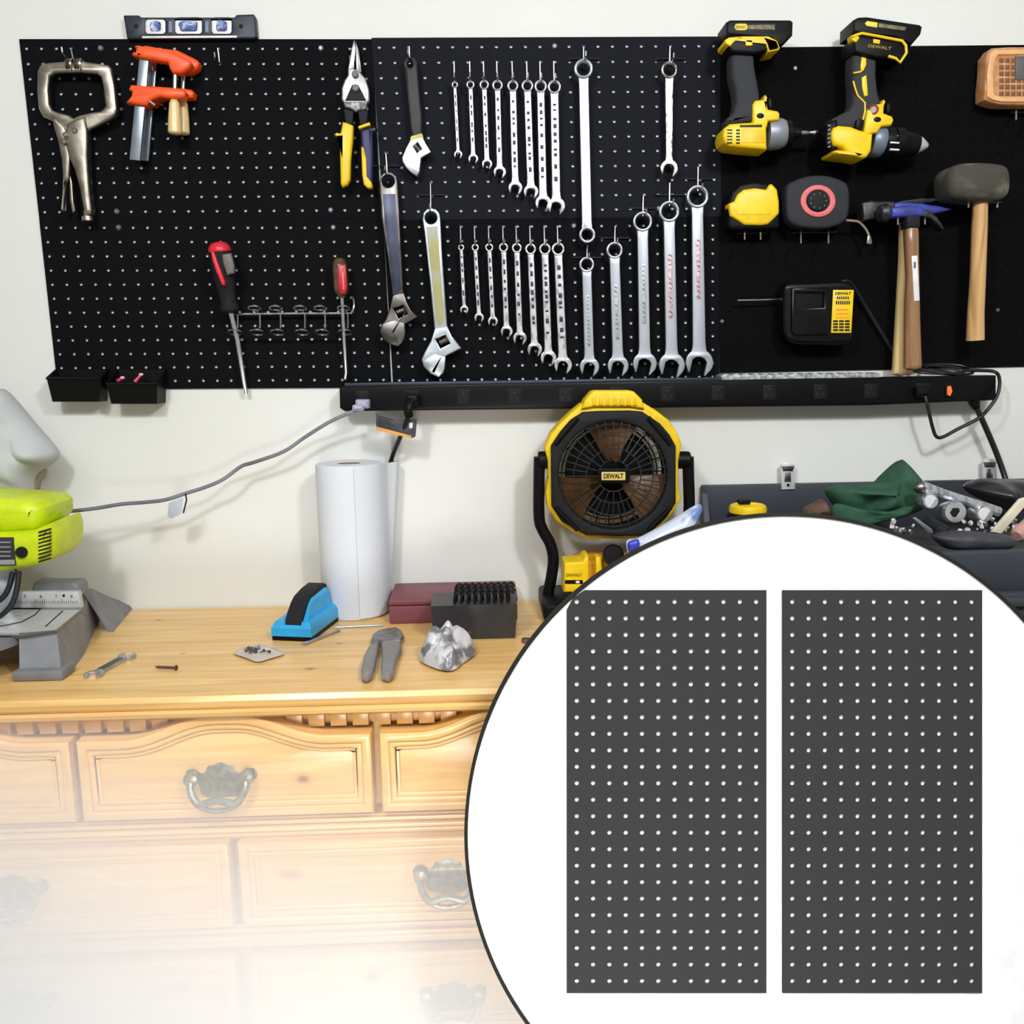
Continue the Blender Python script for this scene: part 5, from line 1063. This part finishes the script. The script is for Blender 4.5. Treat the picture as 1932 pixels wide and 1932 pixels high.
for j in range(5):
    for i in range(9):
        x = A.x + wx * .26 + wx * .082 * i + .003 * (j % 2); y = A.y + .01 + j * .016
        if first is None:
            first = MB().tube([(x, y, zt - .01), (x, y, zt + .006), (x + .001, y, zt + .012), (x + .004, y, zt + .0165), (x + .0085, y, zt + .018), (x + .0105, y, zt + .0155)], .0021, 8, 3).build('hooked_rod', hkm, loc=(x, y, zt))
            o = first
        else: o = first.copy(); C.objects.link(o)
        o.location = (x, y, zt)
        tag(o, 'small black hooked rod standing in rows in the black block', 'rod', 'hooked rods in the black block')
t = thing('hex_nut', 'small dark nut lying on the dresser beside the black block', 'nut', atz(993, 1212))
p = atz(993, 1212); MB().slab([[(p.x + .008 * math.cos(a), p.y + .008 * math.sin(a)) for a in (PI / 3 * k for k in range(6))], [(p.x + .0045 * math.cos(a), p.y + .0045 * math.sin(a)) for a in (PI / 8 * k for k in range(16))]], DZ + .007, .007, .001).build('nut', steel, t)

# ------------------------------------------------------------------ tool chest and what lies in its tray
slate = M('slate_enamel', (56, 60, 68), .45, rgb2=(50, 54, 61), scale=6, spec=.3); trayb = M('dusty_black_liner', (52, 53, 56), .75, rgb2=(78, 78, 80), scale=90, lo=.55, hi=.75)
YC = -.47; zf_ = at(1850, 1040, YC).z; zbk = at(1500, 911, 0).z; X0, X1 = at(1322, 915, 0).x, 1.42; TF = zf_ - .05
t = thing('tool_chest', 'dark slate steel tool chest with an open top tray beside the dresser', 'tool chest', Vector(((X0 + X1) / 2, -.23, 0)))
m = MB(); m.box(((X0 + X1) / 2, (YC + .004) / 2, TF / 2 - .005), (X1 - X0, -YC, TF - .01), .004)
m.box(((X0 + X1) / 2, YC + .008, zf_ - .03), (X1 - X0, .016, .06), .005); m.box(((X0 + X1) / 2, -.006, (zbk + TF) / 2 - .01), (X1 - X0, .012, zbk - TF + .02), .002)
for x in (X0 + .005, X1 - .005): m.loft([[Vector((x + s, YC + .01, TF - .02)), Vector((x + s, -.005, TF - .02)), Vector((x + s, -.005, zbk)), Vector((x + s, -.035, TF + .02)), Vector((x + s, YC + .06, TF + .014)), Vector((x + s, YC + .01, zf_))] for s in (-.005, .005)])
m.build('chest_body', slate, t)
m = MB(); m.box(((X0 + X1) / 2, YC / 2 + .002, TF - .004), (X1 - X0 - .02, -YC - .03, .008)); m.build('tray_liner', trayb, t)
za = at(1900, 1098, YC).z
for i, hh in enumerate((.075, .11, .11, .16, .2)):
    z1 = za - sum((.075, .11, .11, .16, .2)[:i]) - .012 - i * .006
    if z1 - hh < .06: break
    d = MB().box(((X0 + X1) / 2, YC - .006, z1 - hh / 2), (X1 - X0 - .03, .018, hh), .004).build('drawer', slate, t)
    MB().box(((X0 + X1) / 2, YC - .018, z1 - .012), (X1 - X0 - .05, .014, .014), .004).build('drawer_pull', M('pull_grey', (78, 82, 88), .35, .5), d)
for x, y in ((1487, 897), (1868, 890)):
    l = MB().plate([(x - 13, y - 20), (x - 8, y - 24), (x + 8, y - 24), (x + 13, y - 20), (x + 13, y + 26), (x - 12, y + 27)], -.016, .006, .001).build('latch', M('bright_zinc', (222, 224, 226), .4, .3), t)
    MB().plate([(x - 12, y - 18), (x + 12, y - 18), (x + 9, y - 8), (x - 9, y - 8)], -.018, .006, .001).build('latch_hook', steel, l)
    MB().plate([(x - 6, y - 6), (x + 5, y - 6), (x + 6, y + 12), (x - 7, y + 12)], -.0175, .003, .0006).build('latch_tongue', wire, l)
    MB().lathe(at(x, y + 18, -.016), at(x, y + 18, -.019), [(0, .003), (1, .002)], 8).build('latch_rivet', bplastic, l)
def tz(x, y, h=0): return atz(x, y, TF + h)
t = thing('yellow_cap_jar', 'black ribbed jar with a dished yellow lid in the chest tray', 'jar', tz(1411, 985))
c = at(1411, 958, -.09); c.z = TF
m = MB(); N = 36
zc = at(1411, 958, c.y).z; r_ = 36 * mpp(c.y)
m.lathe(c, Vector((c.x, c.y, zc - .008)), [(0, r_ * .96), (.06, r_ * 1.02), (.9, r_ * 1.04), (1, r_)], N); m.build('jar_body', bplastic, t)
m = MB()
for k in range(N):
    a = 2 * PI * k / N; d = Vector((math.cos(a), math.sin(a), 0)) * (r_ * 1.03); m.tube([c + d + Vector((0, 0, .004)), Vector((c.x, c.y, zc - .012)) + d], .0012, 6)
m.build('jar_ribs', bplastic, t)
m = MB(); m.lathe(Vector((c.x, c.y, zc - .009)), Vector((c.x, c.y, zc + .006)), [(0, r_ * .98), (.5, r_ * 1.0), (.85, r_ * .95), (1, r_ * .86), (.96, r_ * .8), (.75, r_ * .7), (.72, .001)], N); m.build('yellow_lid', yellow, t)
MB().box((c.x, c.y + r_ * .8, zc + .006), (r_ * .7, .012, .012), .003).build('lid_tab', bplastic, t)
t = thing('green_cloth', 'dark green rolled work cloth peaking up against the wall in the tray', 'cloth', tz(1650, 975))
gc = M('green_canvas', (34, 72, 52), .85, rgb2=(48, 90, 68), scale=30, bump=.3, bscale=300)
MB().puff([(1556, 922), (1600, 914), (1650, 911), (1672, 892), (1696, 870), (1706, 869), (1724, 888), (1742, 912), (1742, 945), (1712, 956), (1660, 968), (1610, 978), (1588, 972), (1572, 955)], .05, lambda p, h: at(p[0], p[1], -.16) + Vector((0, -h, 0)), 12, .02, 34, .6, 5, 5, fold=.04).build('canvas', gc, t, ang=70)
MB().puff([(1575, 950), (1640, 962), (1720, 948), (1742, 945), (1742, 960), (1660, 985), (1600, 995), (1580, 985)], .025, lambda p, h: at(p[0], p[1], -.2) + Vector((0, -h, 0)), 8, .012, 40, .6, 8, 5, fold=.02).build('lower_fold', gc, t, ang=70)
t = thing('brown_rag', 'small brown rag beside the green cloth in the tray', 'rag', tz(1538, 975))
MB().puff([(1515, 960), (1535, 948), (1548, 940), (1560, 950), (1568, 975), (1555, 990), (1520, 985)], .02, lambda p, h: at(p[0], p[1], -.17) + Vector((0, -h, 0)), 7, .012, 50, .8, 4, 4, fold=.012).build('rag', M('brown_cloth', (110, 84, 70), .9, rgb2=(80, 58, 48), scale=40), t, ang=60)
for (x, y, r, lab) in ((1756, 946, 15, 'white-ended socket nearest the green cloth'), (1803, 967, 21, 'largest socket, its dark square hole facing out'), (1858, 970, 16, 'pale round socket nearest the long white stick')):
    Y = -.27; p = at(x, y, Y); k = mpp(Y)
    t = thing('socket', lab, 'socket', Vector((p.x, p.y, TF)), 'steel sockets in the chest tray')
    m = MB(); m.lathe(p, p + Vector((.01, .05, -.006)), [(0, r * k * .9), (.05, r * k), (.6, r * k), (1, r * k * .85)], 24); m.build('socket_body', M('socket_chrome', (228, 230, 234), .2, .8), t)
    if r > 20: MB().lathe(p + Vector((0, .001, 0)), p + Vector((0, -.001, 0)), [(0, r * k * .5), (1, r * k * .48)], 6).build('drive_hole', slotm, t)
    else: MB().lathe(p + Vector((0, .001, 0)), p + Vector((0, -.001, 0)), [(0, r * k * .8), (1, r * k * .75)], 20).build('white_end', white, t)
t = thing('ratchet_bar', 'long steel bar slanting across above the three sockets', 'bar', at(1810, 940, -.26))
MB().tube([at(1738, 918, -.25), at(1780, 932, -.25), at(1830, 948, -.25), at(1884, 966, -.25)], [.010, .008, .008, .009], 10).build('bar', chrome, t); MB().ball(at(1738, 920, -.25), .013, (1, .8, .8), 12).build('ratchet_head', steel, t)
t = thing('black_bag', 'crumpled black plastic bag behind the sockets in the tray', 'bag', tz(1885, 930))
MB().puff([(1818, 918), (1845, 904), (1880, 903), (1940, 906), (1975, 915), (1970, 945), (1930, 962), (1905, 965), (1870, 950), (1835, 935)], .045, lambda p, h: at(p[0], p[1], -.13) + Vector((0, -h, 0)), 9, .03, 24, .9, 6, 4, fold=.03).build('film', M('black_film', (40, 40, 43), .3, bump=.4, bscale=40), t, ang=30)
t = thing('white_stick', 'pale flat stick leaning over the black glove in the tray', 'stick', at(1905, 975, -.36))
MB().plate([(1872, 1004), (1926, 942), (1940, 938), (1940, 950), (1890, 1008)], -.36, .008, .002).build('stick', M('pale_stick', (222, 212, 190), .6), t)
t = thing('putty_knife', 'steel scraper blade with a dark grip poking out before the sockets', 'scraper', at(1745, 995, -.36))
MB().plate([(1722, 977), (1728, 976), (1758, 998), (1762, 1006), (1752, 1006)], -.36, .003, .0006).build('blade', satin, t); MB().tube([at(1745, 985, -.34), at(1765, 995, -.34), at(1785, 1006, -.35)], .011, 10).build('grip', dplastic, t)
t = thing('black_glove', 'dark grey work glove lying along the front lip of the chest', 'glove', at(1840, 1030, -.42))
MB().puff([(1758, 1010), (1785, 1003), (1820, 1001), (1870, 1006), (1908, 1012), (1915, 1028), (1895, 1036), (1840, 1040), (1790, 1036), (1770, 1026)], .022, lambda p, h: at(p[0], p[1], -.43) + Vector((0, -h, 0)), 8, .006, 30, .9, 2, 4, fold=.006).build('glove', M('grey_leather', (50, 52, 57), .6, bump=.2, bscale=200), t, ang=60)
t = thing('scrap_pile', 'loose white bits and small parts scattered among the tools in the tray', 'scraps', tz(1840, 1000)); t['kind'] = 'stuff'
rnd = random.Random(3); m = MB()
for k in range(46):
    x, y = (rnd.uniform(1810, 1925), rnd.uniform(980, 1004)) if k > 8 else (rnd.uniform(1670, 1725), rnd.uniform(982, 1004))
    p = at(x, y, -.33 + rnd.uniform(-.03, .03)); s = rnd.uniform(.003, .009)
    m.box(p, (s, s * .7, s * rnd.uniform(.4, 1.2)), s * .12, Euler((rnd.uniform(0, 3), rnd.uniform(0, 3), rnd.uniform(0, 3))), 1)
m.build('bits', M('white_bits', (206, 204, 202), .5, rgb2=(90, 88, 90), scale=100, lo=.5, hi=.55), t)
t = thing('red_handle', 'pinkish tool handle end at the tray edge by the white stick', 'handle', at(1928, 1005, -.38))
MB().lathe(at(1918, 1012, -.38), at(1950, 985, -.36), [(0, .008), (.1, .012), (1, .013)], 14).build('handle_end', M('pinkish_wood', (196, 150, 140), .5), t)
t = thing('foil_package', 'white and blue printed pouch leaning in front of the fan base', 'package', atz(1240, 1120))
m = MB(); pk = M('pouch_white', (206, 214, 230), .3, rgb2=(120, 140, 200), scale=16, lo=.55, hi=.62, bump=.3, bscale=60)
m.puff([(1182, 1022), (1205, 1014), (1250, 990), (1280, 972), (1308, 955), (1322, 952), (1324, 968), (1310, 1000), (1300, 1060), (1295, 1130), (1200, 1132), (1190, 1070)], .018, lambda p, h: at(p[0], p[1], -.19) + Vector((0, -h, 0)), 8, .004, 40, .8, 3, 4, fold=.006); pc = m.build('pouch', pk, t, ang=60)
MB().puff([(1184, 1024), (1203, 1017), (1207, 1030), (1200, 1042), (1188, 1044)], .006, lambda p, h: at(p[0], p[1], -.206) + Vector((0, -h, 0)), 5, .001, 40, .8, 3, 4).build('blue_corner', M('pouch_blue', (60, 70, 190), .3), t, ang=60)

# ------------------------------------------------------------------ overlaid inset graphic built as a disc with two panels, before the dresser
DD = 1.12
def Pd(x, y, o=0.0): return CAM + ray(x, y) * DD - RF * o
ctr = Pd(1483, 1574); Rb = 607 * DD / F
mtx = Matrix(((RX.x, RU.x, -RF.x, ctr.x), (RX.y, RU.y, -RF.y, ctr.y), (RX.z, RU.z, -RF.z, ctr.z), (0, 0, 0, 1)))
t = thing('inset_disc', 'round white inset graphic built as a disc with a thin dark rim before the dresser', 'inset disc', Vector((ctr.x, ctr.y + .05, 0)))
m = MB(); m.flat([circ(0, 0, Rb - .0035, 128)], .012, .0004, mtx); m.build('white_disc', M('matt_white_disc', (250, 250, 250), .8), t)
m = MB(); m.flat([circ(0, 0, Rb, 160), circ(0, 0, Rb - .0042, 160)], .016, .0006, mtx @ Matrix.Translation((0, 0, .003))); m.build('dark_rim', M('dark_rim', (34, 33, 30), .7, spec=.2), t)
m = MB(); m.box((ctr.x, ctr.y + .034, .38), (.05, .024, .76), .004); m.box((ctr.x, ctr.y - .02, .012), (.42, .20, .024), .006); m.build('added_stand', dplastic, t)  # stand added below the view to hold up the inset disc
pan = M('charcoal_panel', (56, 56, 58), .7, spec=.08, bump=.06, bscale=700)
for (xa, xb, lab, trim) in ((1088, 1426, 'charcoal perforated panel of the inset graphic, its corner clipped by the disc rim', True), (1494, 1832, 'whole charcoal perforated panel of the inset graphic, nearer the tool chest', False)):
    px_, py_ = (xb - xa) / 11.0, (1850 - 1135) / 23.0
    def P(u, v, d, xa=xa):
        x, y = xa + u * px_, 1135 + v * py_
        if trim and u < -.3 and v < -.3:
            r = math.hypot(x - 1483, y - 1574); s = min(1, 600.5 / r); x, y = 1483 + (x - 1483) * s, 1574 + (y - 1574) * s
        return Pd(x, y, .0026 - d)
    r0 = thing('inset_panel', lab, 'pegboard', Pd((xa + xb) / 2, 1874), 'charcoal panels of the inset graphic')
    m = MB(); sheet(m, P, 12, 24, .142, .002, .62, .70); m.build('perforated_sheet', pan, r0)

# ------------------------------------------------------------------ white mist overlay imitated by a scattering volume before the drawers
hz = bpy.data.materials.new('white_fade'); hz.use_nodes = True; nt = hz.node_tree; nt.nodes.remove(nt.nodes['Principled BSDF'])
sc = nt.nodes.new('ShaderNodeVolumeScatter'); sc.inputs['Color'].default_value = (1, 1, 1, 1); sc.inputs['Anisotropy'].default_value = -0.5
nt.links.new(sc.outputs[0], nt.nodes['Material Output'].inputs['Volume'])
geo = nt.nodes.new('ShaderNodeNewGeometry'); sep = nt.nodes.new('ShaderNodeSeparateXYZ'); nt.links.new(geo.outputs['Position'], sep.inputs[0])
def math_(op, a, b):
    n = nt.nodes.new('ShaderNodeMath'); n.operation = op
    for i, v in enumerate((a, b)):
        if isinstance(v, (int, float)): n.inputs[i].default_value = v
        else: nt.links.new(v, n.inputs[i])
    return n.outputs[0]
g = math_('SUBTRACT', 0.94, sep.outputs['Z'])                       # deeper towards the floor
g = math_('SUBTRACT', g, math_('MULTIPLY', math_('ADD', sep.outputs['X'], 0.4), 0.28))   # and towards the saw end
g = math_('MAXIMUM', g, 0.0); g = math_('POWER', g, 1.3); g = math_('MULTIPLY', g, 42.0)
nt.links.new(g, sc.inputs['Density'])
o = MB().box((-.42, -.535, .455), (1.5, .08, .87)).build('fade', hz)  # volume added to imitate a flat white fade over the drawers
tag(o, 'white mist overlay as an added volume, thickening downwards before the pine drawers', 'fade', kind='stuff')
